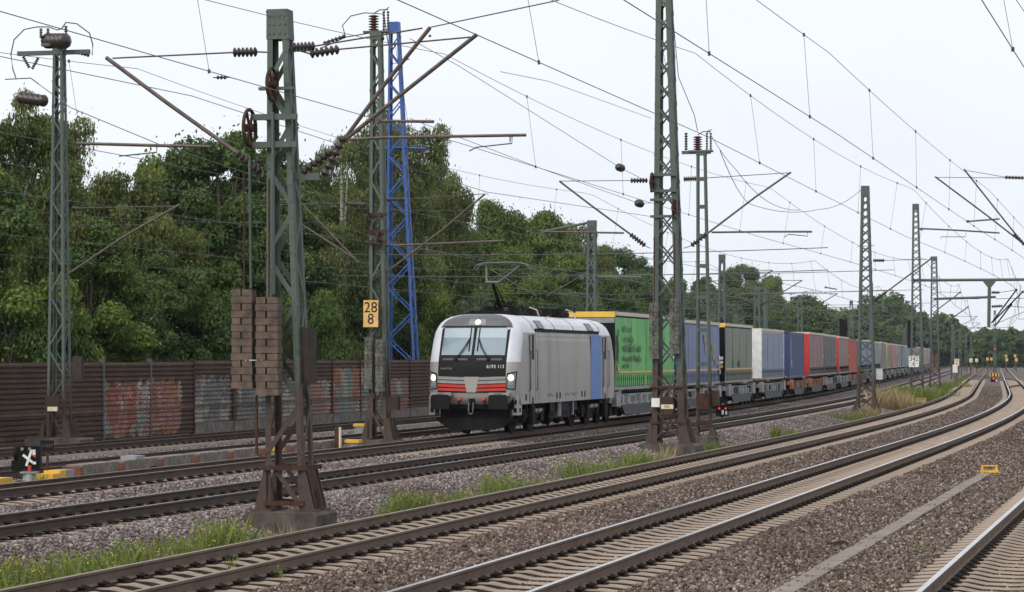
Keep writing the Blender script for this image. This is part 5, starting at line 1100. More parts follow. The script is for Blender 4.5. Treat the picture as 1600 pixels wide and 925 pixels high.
y0, y1 = YS(1266), YS(1288); swapbody('rose-grey curtain-sided trailer with bright red front, behind the navy container', y0, y1, 4.0, 1.35, M['cur_rose'], M['redwall'], M['roofcream'], None, None)
wagon('sixth pocket wagon with rusty orange side frames, under the rose-grey trailer', y0-1.4, y1+.2, 'wagon_orange')
rest = [(1289, 1308, 'dark grey curtain-sided trailer following the rose-grey one', 'cur_dark', 'grey', 'roofcream', 3.98), (1312, 1327, 'second rose-grey trailer with red front, ahead of the orange-red container', 'cur_rose', 'redwall', 'roofcream', 3.95), ('c', 1328, 1341, 'orange-red container standing out in the middle of the train', 'orange_red'),
        (1344, 1355, 'slate trailer with deep blue front, behind the bare-topped mast', 'cur_slate', 'deepblue', 'roofcream', 3.9), (1356.5, 1366, 'light slate-blue trailer just right of the bare-topped mast', 'cur_slate', 'navy', 'roofcream', 3.95), (1367, 1376, 'pale grey trailer following the light slate-blue one', 'cur_ltgrey', 'grey', 'roofcream', 3.9),
        (1377.5, 1386, 'brown-grey trailer with thin orange edge, far along the train', 'cur_brown', 'grey', 'roofcream', 3.95), (1387, 1394, 'small olive trailer far along the train', 'cur_olive', 'orange_plate', 'roofcream', 3.9), (1395, 1402, 'faded red trailer far along the train', 'cur_pink', 'redwall', 'roofcream', 3.9), (1403, 1409, 'pale grey-green trailer behind the faded red one', 'cur_ltgrey', 'grey', 'roofcream', 3.9),
        (1410, 1415.5, 'grey trailer left of the 342 over 6 sign', 'cur_ltgrey', 'navy', 'roofcream', 3.9), (1416.5, 1422, 'slate trailer partly behind the 342 over 6 sign', 'cur_slate', 'grey', 'roofcream', 3.9), (1423, 1428, 'grey-blue trailer right above the 342 over 6 sign', 'cur_slate', 'navy', 'roofcream', 3.9), (1429, 1434, 'rosy trailer between the 342 over 6 sign and the weights', 'cur_pink', 'grey', 'roofcream', 3.9),
        (1435, 1440, 'brown-grey trailer near the far weights', 'cur_brown', 'grey', 'roofcream', 3.9), (1441, 1446, 'pale trailer behind the far weights', 'cur_ltgrey', 'grey', 'roofcream', 3.9), (1447, 1451, 'rusty red trailer second from the end of the visible train', 'cur_pink', 'grey', 'roofcream', 3.9), (1452, 1457, 'last visible grey trailer at the hazy end of the train', 'cur_ltgrey', 'grey', 'roofcream', 3.9)]
for i, r in enumerate(rest):
    if r[0] == 'c': y0, y1 = YS(r[1]), YS(r[2]); container(r[3], y0, y1, M[r[4]], 3.95, 1.3); lb = r[3]
    else: y0, y1 = YS(r[0]), YS(r[1]); swapbody(r[2], y0, y1, r[6], 1.35, M[r[3]], M[r[4]], M[r[5]], None, None, buckles=i < 6); lb = r[2]
    wagon('wagon under the '+' '.join(lb.split()[:5]).replace(',', ''), y0-.9, y1+.9, 'wagon_grey' if i not in (2, 3) else 'wagon_orange', i < 5)
# ------------------------------------------------------------------ trees
def crown(seed, H, Wd, nleaf, leaf, kind, z0=.12):
    g = np.random.default_rng(seed); rx, rz = Wd/2, H*(1-z0)/2; zc = H*z0+rz
    nl = {'round': 46, 'birch': 60, 'tall': 50, 'shrub': 26}[kind]; L = []
    while len(L) < nl:
        p = g.normal(0, 1, 3); p /= np.linalg.norm(p); rr = g.uniform(.35, 1)**.5; zz = p[2]*rr
        wid = 1.0 if zz < 0 else (1-.55*zz**2 if kind != 'tall' else 1-.8*zz)
        wid *= 1-.35*max(0, -zz-.4)
        c = np.array([p[0]*rx*rr*.86*wid, p[1]*rx*rr*.86*wid, zc+zz*rz*.88]); L.append((c, g.uniform(.1, .2)*Wd*(1 if kind != 'birch' else .75)*(1.1-.3*rr), g.random()))
    w = np.array([l[1]**2 for l in L]); ids = g.choice(nl, nleaf, p=w/w.sum())
    C = np.array([l[0] for l in L])[ids]; R = np.array([l[1] for l in L])[ids]; T = np.array([l[2] for l in L])[ids]
    d = g.normal(0, 1, (nleaf, 3)); d /= np.linalg.norm(d, axis=1)[:, None]; d[:, 2] = np.where(d[:, 2] < -.2, d[:, 2]*.55, d[:, 2])
    r = R*(g.uniform(.25, 1.08, nleaf)**.55); pos = C+d*r[:, None]*np.array([1, 1, .8])
    stray = g.random(nleaf) < (.1 if kind != 'birch' else .04); pos[stray] += g.normal(0, .04*Wd, (stray.sum(), 3))
    if kind == 'birch':      # hanging strands
        hang = g.random(nleaf) < .6; pos[hang, 2] -= g.exponential(.11*H, hang.sum())*g.random(hang.sum()); k = np.round(pos[hang, :2]/.35)*.35; pos[hang, :2] = k+(pos[hang, :2]-k)*.55
    nrm = d*1.0+g.normal(0, .75, (nleaf, 3)); nrm[:, 2] += .45; nrm /= np.linalg.norm(nrm, axis=1)[:, None]
    a = np.cross(nrm, g.normal(0, 1, (nleaf, 3))); a /= np.linalg.norm(a, axis=1)[:, None]; b = np.cross(nrm, a)
    if kind == 'birch': a = a*.6; a[:, 2] -= .6
    s = leaf*g.uniform(.6, 1.35, (nleaf, 1)); V = np.stack([pos-a*s, pos-b*s*.55, pos+a*s, pos+b*s*.55], 1)
    tone = np.clip(T*.6+(g.random(nleaf)**1.6)*.5-.05, 0, 1); return V, tone, L
def trunk_mb(H, seed, lobes, multi=1):
    g = random.Random(seed); mb = MB()
    for m in range(multi):
        x, y = (g.uniform(-.3, .3), g.uniform(-.3, .3)) if multi > 1 else (0, 0); pts = []; n = 7
        for k in range(n): pts.append((x, y, -.8+(H*.86+.8)*k/(n-1))); x += g.uniform(-.25, .25); y += g.uniform(-.25, .25)
        mb.tube(pts, [.028*H*(1-.85*k/(n-1))/(multi**.5) for k in range(n)], 8)
        for l in lobes[m::multi][:12]:
            c = Vector(l[0]); z = max(H*.12, c.z*.62-g.uniform(0, .08)*H); q = min(max((z+.8)/(H*.86+.8), 0), 1)*(n-1); i = min(int(q), n-2); b = Vector(pts[i]).lerp(Vector(pts[i+1]), q-i); md = b.lerp(c, .5); md.z -= .03*H
            mb.tube([b, md, c], [.009*H, .006*H, .002*H], 5)
    return mb
KIND = {}
def kind(name, seed, H, Wd, nleaf, leaf, kd, mat, bark, multi=1, z0=.12):
    V, T, L = crown(seed, H, Wd, nleaf, leaf, kd, z0); KIND[name] = (quadmesh('crown', V, M[mat], T), trunk_mb(H, seed, L, multi).mesh('trunk', M[bark], True), H, Wd)
kind('alder', 1, 13, 8.0, 80000, .10, 'round', 'leaf_dark', 'bark'); kind('alder2', 2, 13, 7.6, 80000, .10, 'round', 'leaf_dark', 'bark', 2)
kind('maple', 3, 12, 8.6, 80000, .105, 'round', 'leaf_mid', 'bark'); kind('maple2', 4, 12, 8.0, 80000, .105, 'round', 'leaf_mid', 'bark')
kind('birch', 5, 15, 8.0, 100000, .08, 'birch', 'leaf_birch', 'birch_bark', 2, .08); kind('birch2', 6, 14, 7.2, 95000, .08, 'birch', 'leaf_birch', 'birch_bark', 1, .06)
kind('shrub', 7, 4.5, 4.2, 22000, .075, 'shrub', 'leaf_fresh', 'bark', 3, .02); kind('shrub2', 8, 4.5, 4.6, 22000, .078, 'shrub', 'leaf_mid', 'bark', 3, .02); kind('pale', 9, 5.5, 5.0, 30000, .075, 'shrub', 'leaf_pale', 'bark', 3, .02)
kind('poplar', 10, 16, 7.0, 20000, .18, 'tall', 'leaf_mid', 'bark', 1, .05); kind('darkshrub', 12, 6, 5.5, 36000, .09, 'shrub', 'leaf_dark', 'bark', 3, .02)
def tree(kd, px, off_or_d, ptop, label, wpx=None, byd=False, group='trees along the line', cat='tree'):
    cm, tm, H, Wd = KIND[kd]
    if byd: d = off_or_d; x, y = (px-800)/FPX*d, d
    else: yy = YAT(px, off_or_d, 40, 700); x, y = P(off_or_d, yy)
    zt = CAMZ+(HZ-ptop)/FPX*y; g0 = -1.2; sz = (zt-g0)/(H*.97); sx = (wpx/FPX*y)/(Wd*.95) if wpx else sz
    t = thing({'birch': 'birch_tree', 'birch2': 'birch_tree'}.get(kd, 'shrub' if kd in ('shrub', 'shrub2', 'pale', 'darkshrub') else 'broadleaf_tree'), label, 'shrub' if kd in ('shrub', 'shrub2', 'pale', 'darkshrub') else cat, (x, y, g0), rnd.uniform(0, 6.28), group, (sx, sx, sz))
    link('crown', cm, t); link('trunk', tm, t); return t
TREES = [  # kind, column, offset, top row, width in px, label
 ('birch', 20, -38, 118, 260, 'tall drooping birch at the left edge, behind the left mast'), ('birch2', 100, -41, 150, 210, 'birch with pale trunk just right of the far left mast'), ('maple', -30, -36, 250, 280, 'bright green tree cut by the left edge, low in front of the birches'),
 ('birch2', 205, -38, 235, 250, 'broad yellowish drooping birch, third tree from the left edge'), ('alder', 338, -37, 182, 250, 'dark dense alder, tallest left of the big green mast'), ('maple2', 270, -44, 225, 200, 'tree top in the gap left of the dark dense alder'), ('alder2', 425, -40, 222, 230, 'dark tree standing directly behind the big green mast'),
 ('maple', 130, -35.5, 330, 230, 'lighter green tree low beneath the drooping birches at left'), ('alder2', 240, -35.5, 400, 180, 'dark low tree just over the barrier left of the alder'), ('maple2', 490, -44, 270, 180, 'green tree filling the gap right of the big green mast'),
 ('birch', 600, -42, 145, 215, 'highest birch, right behind the blue mast'), ('birch2', 672, -43, 165, 150, 'drooping birch forming the right edge of the high birch group'), ('birch2', 535, -41, 180, 160, 'birch on the left side of the high birch group'), ('alder', 560, -43, 330, 200, 'dark tree below the high birches, left of the blue mast'), ('alder2', 690, -43, 330, 180, 'dark tree below the birches, left of the pantograph'),
 ('maple', 770, -42, 305, 150, 'rounded mid-green tree above the pantograph'), ('maple2', 835, -44, 318, 150, 'mid-green tree right of the pantograph, in the long tree row'), ('maple', 800, -37, 380, 140, 'lower bright tree just behind the pantograph'), ('birch2', 905, -46, 330, 120, 'loose pale tree top behind the plain lattice mast'), ('maple2', 880, -38, 385, 130, 'bright rounded tree in front of the plain lattice mast'),
 ('alder', 960, -48, 372, 110, 'dark tree above the green trailer'), ('alder2', 1000, -52, 402, 90, 'dark tree left of the tall middle mast, top in the sky'), ('maple', 945, -40, 420, 120, 'lighter tree right above the yellow roof edge'), ('alder', 1055, -55, 428, 90, 'tree half hidden behind the tall middle mast'), ('alder2', 1100, -58, 432, 90, 'tree behind the ladder-like mast'),
 ('alder', 1165, -60, 405, 75, 'dark round tree top standing out above the olive trailer'), ('alder2', 1140, -56, 418, 60, 'dark tree adjoining the round tree top on its left'), ('maple2', 1205, -62, 424, 60, 'tree adjoining the round dark tree top on its right'), ('maple', 1238, -64, 433, 60, 'pale far tree above the white-fronted trailer'), ('maple2', 1262, -66, 440, 50, 'last tree before the gap above the navy container'),
 ('alder', 1180, -44, 460, 90, 'dark bushy tree behind the olive trailer'), ('alder2', 1235, -46, 478, 80, 'dark bushy tree behind the navy container')]
for kd, px, off, top, wpx, lb in TREES: tree(kd, px, off, top, lb, wpx, group='woodland trees behind the barrier')
BACK = [(30, 260), (110, 265), (190, 300), (270, 290), (350, 280), (430, 300), (510, 300), (590, 270), (670, 280), (740, 345), (800, 355), (860, 360), (920, 380), (980, 425), (1040, 445), (1100, 448), (1150, 450), (1200, 455), (1250, 462)]
for i, (px, top) in enumerate(BACK):
    near = ['at the left edge', 'behind the far left mast', 'behind the third birch', 'left of the dense alder', 'behind the dense alder', 'behind the big green mast', 'right of the big green mast', 'behind the blue mast', 'left of the pantograph', 'above the pantograph', 'right of the pantograph', 'left of the plain lattice mast', 'at the plain lattice mast', 'above the green trailer', 'at the tall middle mast', 'at the ladder-like mast', 'above the olive trailer', 'above the white-fronted trailer', 'above the navy container'][i]
    tree('alder' if i % 2 else 'alder2', px, -52, top, 'shadowy background tree filling the wood '+near, 170 if px < 700 else 110, group='background trees of the wood')
SHR = [('darkshrub', 20, -34.5, 455, 170, 'dark bush over the barrier at the left edge'), ('shrub2', 105, -34.2, 470, 120, 'green bush over the barrier behind the far left mast'), ('darkshrub', 190, -34.6, 440, 170, 'dark bush over the barrier above the red graffiti'), ('darkshrub', 290, -34.6, 420, 170, 'dark bush over the barrier left of the weight stacks'), ('shrub', 362, -34.0, 462, 90, 'fresh green bush beside the weight stacks'),
 ('shrub', 512, -34.4, 462, 120, 'bright fresh green bush between the green mast and the sign mast'), ('shrub2', 455, -34.4, 480, 90, 'green bush right behind the big green mast'), ('darkshrub', 570, -40, 440, 130, 'dark bush behind the sign mast'), ('darkshrub', 640, -40.5, 430, 130, 'dark bush at the foot of the blue mast'), ('shrub2', 690, -38, 455, 90, 'green bush right above the locomotive cab, left side'),
 ('pale', 740, -36, 452, 90, 'pale bush behind the pantograph base'), ('darkshrub', 830, -36, 432, 130, 'dark bush behind the locomotive roof gear'), ('pale', 885, -37, 455, 90, 'pale bush behind the rear of the locomotive'), ('darkshrub', 960, -38, 440, 110, 'dark bush above the green trailer roof'), ('pale', 1075, -38, 455, 90, 'pale silvery bush between the tall middle mast and the ladder-like mast'),
 ('pale', 1125, -38, 462, 80, 'pale silvery bush right of the ladder-like mast'), ('pale', 1152, -38, 470, 60, 'small pale bush above the olive trailer'), ('darkshrub', 1210, -40, 478, 70, 'dark bush above the slate-blue trailer'), ('darkshrub', 1020, -40, 440, 90, 'dark bush behind the tall middle mast')]
for kd, px, off, top, wpx, lb in SHR: tree(kd, px, off, top, lb, wpx, group='bushes over the barrier')
# the far woodland at the end of the line reads as one mass
def far_wood():
    g = np.random.default_rng(5); Vs = []; Ts = []
    prof_ = [(1262, 455), (1290, 470), (1340, 470), (1365, 452), (1385, 440), (1420, 470), (1450, 484), (1478, 475), (1500, 500), (1530, 508), (1560, 505), (1600, 512), (1640, 500), (1720, 480)]
    for i in range(150):
        px = g.uniform(1250, 1760); d = g.uniform(520, 900); x = (px-800)/FPX*d
        if px > 1400 and g.random() < .5: d = g.uniform(750, 1000); x = (px-800)/FPX*d
        lo = np.interp(d, _Y, _X)
        if abs(x-lo) < 30 and d < 720: continue
        top = np.interp(px, [a for a, b in prof_], [b for a, b in prof_])+g.uniform(0, 22); H = CAMZ+(HZ-top)/FPX*d+1.5
        V, T, L = crown(100+i, H, H*.75, 2200, .5*d/700*1.2, 'round', .02); V = V+np.array([x, d, -1.5]); Vs.append(V); Ts.append(T)
    stuff(link('far_woodland', quadmesh('far_woodland', np.concatenate(Vs), M['leaf_dark'], np.concatenate(Ts))), 'hazy far woodland closing the end of the line', 'woodland')
far_wood()

# ------------------------------------------------------------------ weeds, grass, flowers
def spread(g, n, r, ell):       # uneven sub-clumps inside an oval
    k = max(1, int(3+r*14)); a = g.uniform(0, 6.283, k); q = r*np.sqrt(g.random(k))*.85; cx, cy = np.cos(a)*q*ell, np.sin(a)*q; hs = g.uniform(.45, 1.05, k); i = g.integers(0, k, n); s = r*.3
    return cx[i]+g.normal(0, s, n)*min(ell, 1.2), cy[i]+g.normal(0, s*.8, n), hs[i]
def blades(g, n, r, h, mat_tone=(0, 1), w=.006, lean=.35, ell=1.0):
    x, y, hs = spread(g, n, r, ell); hh = h*1.15*hs*g.uniform(.25, 1.1, n)
    b = g.uniform(0, 6.283, n); l = hh*lean*np.abs(g.normal(0, .8, n)); dx, dy = np.cos(b)*l, np.sin(b)*l; c = g.uniform(0, 6.283, n); wx, wy = np.cos(c)*w*g.uniform(.6, 1.6, n), np.sin(c)*w
    z = np.zeros(n); V = np.stack([np.stack([x-wx, y-wy, z], 1), np.stack([x+wx, y+wy, z], 1), np.stack([x+dx*.45+wx*.8, y+dy*.45+wy*.8, hh*.6], 1), np.stack([x+dx, y+dy, hh], 1)], 1); return V, g.uniform(*mat_tone, n)
def leaflets(g, n, r, h, s, ell=1.0):
    x, y, hs = spread(g, n, r, ell); z = h*hs*g.uniform(.05, 1, n); p = np.stack([x, y, z], 1); nr = g.normal(0, 1, (n, 3)); nr[:, 2] += .5; nr /= np.linalg.norm(nr, axis=1)[:, None]
    u = np.cross(nr, g.normal(0, 1, (n, 3))); u /= np.linalg.norm(u, axis=1)[:, None]; v_ = np.cross(nr, u); q = s*g.uniform(.5, 1.3, (n, 1)); return np.stack([p-u*q, p-v_*q*.3, p+u*q, p+v_*q*.3], 1), g.random(n)
def weed(label, px, off, r, h, kind_='weed', flowers=14, seed=0, ell=1.6, dens=1.0, name='weed_clump', y=None):
    g = np.random.default_rng(abs(seed+int(px))); yy = YAT(px, off) if y is None else y; n = int(2600*dens*r*(h+.2)*(1 if r > .2 else .25)); t = thing(name, label, 'weeds' if kind_ == 'weed' else 'grass tuft', V3(off, yy, GZ(off)-.02), ANG(yy), 'weeds and grass tufts by the tracks')
    seed_ = g.integers(1 << 30); g = np.random.default_rng(seed_); V, T = blades(g, int(n*.5), r, h, (0, 1), .0022, .32, ell); g = np.random.default_rng(seed_)
    if kind_ == 'weed': V2, T2 = leaflets(g, int(n*2.4), r, h*.95, .024, ell); V = np.concatenate([V, V2]); T = np.concatenate([T, T2])
    link('foliage', quadmesh('foliage', V, M['weed' if kind_ == 'weed' else 'straw'], T), t)
    if flowers and r > .2:
        F = [];
        a = g.uniform(0, 6.283, flowers); rr = r*np.sqrt(g.random(flowers))*.9; p = np.stack([np.cos(a)*rr*ell, np.sin(a)*rr, h*(1.08-.45*(rr/r)**2)*g.uniform(.75, 1.08, flowers)], 1)
        for k in range(3): u = g.normal(0, .007, (flowers, 3)); v_ = g.normal(0, .007, (flowers, 3)); F.append(np.stack([p-u, p-v_, p+u, p+v_], 1))
        link('flower_heads', quadmesh('flower_heads', np.concatenate(F), M['flower']), t)
    return t
WD = [('tall yellow-flowered weeds at the left foot of the big green mast', 352, -9.35, .55, .6, 'weed', 40), ('yellow-flowered weeds left of the mast block', 292, -9.3, .5, .5, 'weed', 26), ('thin flowering weeds between gravel and trough lid at lower left', 200, -9.35, .5, .55, 'weed', 18), ('broad low weeds in the bottom left corner', 70, -9.3, .8, .55, 'weed', 34), ('weeds cut by the left edge, bottom corner', -2, -9.4, .6, .6, 'weed', 14), ('weeds right of the bottom left corner, before the trough lid', 140, -9.2, .5, .5, 'weed', 20), ('small weeds against the left side of the mast block', 400, -9.1, .28, .3, 'weed', 14),
 ('upright green weeds with yellow flowers, right of the big green mast', 636, -9.35, .45, .6, 'weed', 22), ('low green weeds left of the trough lid, mid picture', 720, -9.2, .5, .48, 'weed', 16), ('wide green weed patch in the middle foreground', 800, -9.25, .8, .6, 'weed', 34), ('dense yellow-flowered weeds below the tall middle mast, left part', 930, -9.3, .9, .6, 'weed', 50), ('dense weeds hugging the front of the tall middle mast block', 1000, -9.25, .6, .55, 'weed', 34), ('green weeds between the two middle mast blocks', 1120, -9.3, .6, .5, 'weed', 8), ('small green weeds right of the middle mast blocks', 1150, -9.2, .4, .3, 'weed', 4),
 ('lone flowering stems on the bank right of the middle masts', 1217, -9.5, .3, .6, 'weed', 8), ('green tuft on the dark trough edge', 1240, -9.3, .45, .4, 'weed', 4), ('flat green weeds left of the bare-topped mast', 1318, -10.2, .9, .45, 'weed', 0), ('tall green weeds around the 342 over 6 mast', 1430, -9.9, 1.6, 1.1, 'weed', 0), ('green weeds between the 342 over 6 mast and the next', 1455, -9.3, 1.6, .8, 'weed', 0), ('green weeds beyond the far weight stacks', 1478, -9.4, 2.2, .8, 'weed', 0),
 ('little weed beside the cut-off track, lower right', 1436, 1.12, .16, .17, 'weed', 0), ('leafy weed between the sleepers at bottom right', 1555, 2.75, .22, .1, 'weed', 0), ('thin flowering weed between the near rails at lower left', 362, -7.4, .07, .38, 'weed', 5), ('single yellow-flowered stem on the near sleepers', 447, -6.2, .06, .34, 'weed', 6), ('tiny weed beside the dark rail, left of the locomotive', 578, -15.5, .14, .12, 'weed', 0), ('small leafy weed at the grey signal drum', 60, -18.7, .22, .3, 'weed', 0)]
for lb, px, off, r, h, k, fl in WD: weed(lb, px, off, r, h, k, fl)
DRY = [('dry straw-coloured grass around the big mast block', 425, -9.05, .4, .45), ('dry grass between the weeds at lower left', 240, -9.25, .4, .4), ('dry straw grass right of the upright green weeds', 672, -9.2, .45, .42), ('dry grass in front of the tall middle mast block', 1045, -9.3, .5, .55), ('tall pale dry grass right of the bare-topped mast', 1388, -10.2, 1.0, 1.2), ('second pale dry grass tuft beside the bare-topped mast', 1404, -9.8, .9, .95), ('dry grass at the left edge among weeds', 30, -9.2, .5, .35), ('green-yellow grass at the foot of the bare-topped mast', 1360, -9.2, .5, .8)]
for lb, px, off, r, h in DRY: weed(lb, px, off, r, h, 'straw', 0, 5, name='grass_tuft')
def verge():      # thin sparse growth along the trough, too fine to count
    g = np.random.default_rng(8); n = 16000; y = g.uniform(30, 130, n); keep = g.random(n) < np.clip(.5+.5*np.sin(y*.9)+.4*np.sin(y*.37+1), 0, 1); y = y[keep]; n = len(y); off = g.normal(-9.05, .18, n)
    V, T = blades(g, n, .02, .22, (.1, .9), .004, .5); t = np.interp(y, _Y, _t); h = np.hypot(1, t); x = np.interp(y, _Y, _X)+off/h; yy = y-off*t/h; V = V+np.stack([x, yy, np.interp(off, PO, PZ)-.02], 1)[:, None, :]
    stuff(link('verge_grass', quadmesh('verge_grass', V, M['weed'], T)), 'sparse thin grass along the dark trough lids', 'grass')
    n = 5000; y = g.uniform(150, 480, n); keep = np.sin(y*.21)+np.sin(y*.073+2) > -.4; y = y[keep]; n = len(y); off = g.normal(-9.3, .3, n); V, T = blades(g, n, .06, .45, (0, .7), .014, .4); t = np.interp(y, _Y, _t); h = np.hypot(1, t); x = np.interp(y, _Y, _X)+off/h; yy = y-off*t/h; V = V+np.stack([x, yy, np.interp(off, PO, PZ)-.02], 1)[:, None, :]
    stuff(link('far_verge_grass', quadmesh('far_verge_grass', V, M['weed'], T)), 'green grass strip along the far bank of masts', 'grass')
verge()

# ------------------------------------------------------------------ signals and trackside kit
def at_off(px, off, z=None): y = YAT(px, off); return V3(off, y, GZ(off) if z is None else z), y
p, y = at_off(45, -19.4, -.35); t = thing('dwarf_signal', 'dwarf signal with a white cross on its dark head, on a grey drum', 'railway signal', p, 0, None, (.74, .74, .8))
MB().cyl((0, 0, -.2), (0, 0, .42), .19, 20).build('drum', M['grey'], t, True); MB().box((0, 0, .445), (.5, .4, .05)).build('drum_lid', M['grey'], t)
h = MB(); h.box((.02, .06, .85), (.62, .22, .62)); h.prism([(-.29, .52), (.33, .52), (.33, 1.16), (-.29, 1.16)], 'y', -.05, -.06) ; h = h.build('signal_head', M['black'], t)
v = MB(); v.tube([(-.35, .1, .95), (-.45, .1, .95)], .22, 14); v.box((-.38, .1, .62), (.3, .24, .3)); v.build('signal_hood', M['sooty'], t)
x_ = MB(); x_.bar((-.18, -.09, .92), (.1, -.09, .72), .07, .02, (0, 1, 0)); x_.bar((.08, -.1, 1.06), (-.08, -.1, .62), .07, .02, (0, 1, 0)); x_.build('white_cross', M['white'], t)
MB().box((.14, -.075, .99), (.09, .02, .14)).build('white_plate', M['white'], t); MB().prism([(.09, .9), (.19, .84), (.19, .92), (.09, .92)], 'y', -.085, -.065).build('red_plate', M['red'], t); MB().box((.15, -.075, .7), (.1, .02, .07)).build('white_plate', M['white'], t); MB().cyl((.02, -.1, .48), (.02, -.1, .64), .05, 10).build('red_lens', M['red'], t)
q = MB(); [q.cyl((e, -.12, 1.08), (e, -.06, 1.08), .045, 10) for e in (-.2, .02)]; q.build('lens', M['lens'], t)
p, y = at_off(72, -19.9, -.35); t = thing('number_board', 'small dark board numbered 11057 beside the dwarf signal', 'sign', p, 0); MB().box((0, 0, .86), (.3, .03, .24)).build('board', M['ink'], t); MB().cyl((0, .03, 0), (0, .03, .78), .03).build('post', M['rust'], t); text_mb('11057', .105, (1, 0, 0), (0, 0, 1), (0, -.016, .86), .002).build('number', M['fitting'], t)
def point_machine(label, px, off, L, cols, z=-.38):
    p, y = at_off(px, off, z); t = thing('point_machine', label, 'point machine', p, ANG(y)+math.pi, 'point machines'); x = -L/2
    for k, (ln, c, hh) in enumerate(cols): MB().box((x+ln/2, 0, hh/2+.12), (ln-.02, .4, hh)).build('cover' if k else 'motor_cover', M[c], t); x += ln
    q = MB(); q.box((0, -.08, .06), (L, .5, .12)); [q.tube([(L/2-.1-k*.22, -.22, .1), (L/2+.1-k*.2, -.32, .2), (L/2+.2-k*.2, -.4, .02)], .02, 5) for k in range(2)]; q.build('base_frame', M['black'], t)
point_machine('long yellow and grey point machine right of the dwarf signal', 92, -19.75, 1.5, [(.4, 'yellow', .16), (.35, 'yellow', .22), (.45, 'grey', .22)])
point_machine('yellow point machine cover cut by the left edge', -2, -19.75, .9, [(.7, 'yellow', .18)])
point_machine('grey point machine with small yellow lid, left of the weight stacks', 205, -20.0, 1.5, [(.6, 'fitting', .25), (.6, 'grey', .36), (.3, 'yellow', .3)])
def lid_box(label, px, off, top='yellow', w=.45, h=.42):
    p, y = at_off(px, off); t = thing('trackside_box', label, 'trackside box', p, ANG(y), 'small boxes beside the tracks'); MB().box((0, 0, h/2), (w*.7, w*.8, h)).build('housing', M['grey'], t); MB().box((0, 0, h+.04), (w*.85, w, .1)).build('lid', M[top], t); MB().box((0, 0, .0), (w*.3, w*.3, .1)).build('foot', M['black'], t)
lid_box('grey box with domed yellow lid left of the sign mast footing', 553, -19.5); lid_box('yellow-lidded box just behind the big green mast', 429, -19.6); lid_box('yellow-lidded box on the far side, left of the sign mast', 563, -25.0)
p, y = at_off(527, -19.6, -.5); t = thing('marker_post', 'short rusty post with a pale edge, left of the sign mast', 'marker post', p, ANG(y)); MB().box((0, 0, .45), (.12, .13, .95)).build('post', M['rust'], t); MB().box((0, .09, .45), (.1, .05, .93)).build('pale_edge', M['cream'], t)
# row of concrete trough lids with reddish spacers between the locomotive track and the next
y = YAT(120, -19.9); i = 0
words = ['first', 'second', 'third', 'fourth', 'fifth', 'sixth', 'seventh', 'eighth']
for i in range(8):
    a = y+i*2.45; t = thing('concrete_trough', words[i]+' raised concrete trough section counted from the dwarf signal', 'cable trough', V3(-19.95, a+1.1, -.5), ANG(a), 'raised concrete trough sections'); MB().box((0, 0, .26), (2.1, .42, .52)).build('trough_body', M['concrete'], t); MB().box((1.15, 0, .25), (.17, .46, .46)).build('end_cap', M['brick'], t)
def dwarf(label, px, off, s=1.0):
    p, y = at_off(px, off, -.25); t = thing('dwarf_signal', label, 'railway signal', p, ANG(y)+math.pi/2+.2, None, (.8, .8, .8)); q = MB(); w = .36*s; q.prism([(-w, .12), (w, .12), (w, .5*s), (w*.5, .68*s), (-w*.5, .68*s), (-w, .5*s)], 'y', -.12, .12); q.build('signal_head', M['black'], t); MB().box((0, 0, .06), (.16, .16, .14)).build('foot', M['rust'], t)
    for e in (-.5, .5): MB().cyl((e*w, -.125, .54*s), (e*w, -.15, .54*s), .06*s, 12).build('red_lamp', M['lamp_red'], t)
    MB().box((.02, -.13, .32*s), (.12*s, .02, .24*s)).build('white_plate', M['white'], t); MB().box((.22*s, -.13, .3*s), (.1*s, .02, .2*s)).build('white_plate', M['white'], t)
dwarf('black dwarf signal with two small red lamps right of the ladder-like mast', 1129, -15.0)
# small boxes and posts down the line
for lb, px, off in (('amber marker box in the dry grass right of the bare-topped mast', 1383, -11.0), ('amber marker box in the weeds below the 342 over 6 sign', 1439, -9.3)):
    p, y = at_off(px, off); t = thing('track_marker_box', lb, 'marker box', p+Vector((0, 0, .12)), 0); marker_box(t, .62, .3)
p, y = at_off(1415, -9.6); t = thing('marker_post', 'thin orange-brown post between the two amber marker boxes', 'marker post', p, 0); MB().box((0, 0, .45), (.1, .1, 1.0)).build('post', M['brick'], t); MB().box((.1, 0, .1), (.35, .3, .3)).build('foot_box', M['black'], t)
def white_post(label, px, off, y=None, h=1.6):
    p, yy = at_off(px, off) if y is None else (V3(off, y, GZ(off)), y); t = thing('post_box', label, 'trackside box', p, 0); MB().cyl((0, 0, 0), (0, 0, h-.5), .05).build('post', M['fitting'], t); MB().box((0, 0, h-.2), (.55, .2, .95)).build('box', M['cream'] if 0 else M['white'], t)
white_post('white post box right of the bare-topped mast, in front of the train', 1374, -14.7, h=1.5); white_post('white post box on the curve, beside the first far mast', 1496, -9.5, y=318, h=1.9)
def signal(label, px, off, py_head, red=False, y=None, hh=1.6, w=.55):
    p, yy = at_off(px, off) if y is None else (V3(off, y, GZ(off)), y); z = CAMZ+(HZ-py_head)/FPX*p.y-p.z; t = thing('light_signal', label, 'railway signal', p, 0); MB().cyl((0, 0, -.2), (0, 0, z), .08).build('post', M['mast_dark'], t); MB().box((0, 0, z), (w, .3, hh)).build('signal_head', M['black'], t)
    if red:
        MB().cyl((-.0, -.16, z-.3), (-.0, -.3, z-.3), .15, 14).build('red_lamp', M['lamp_red'], t)
signal('left red-lit signal at the end of the line', 1552, -4.9, 543, True, y=520, hh=2.2, w=.8); signal('right red-lit signal at the end of the line', 1579, 3.8, 544, True, y=500, hh=2.0, w=.8)
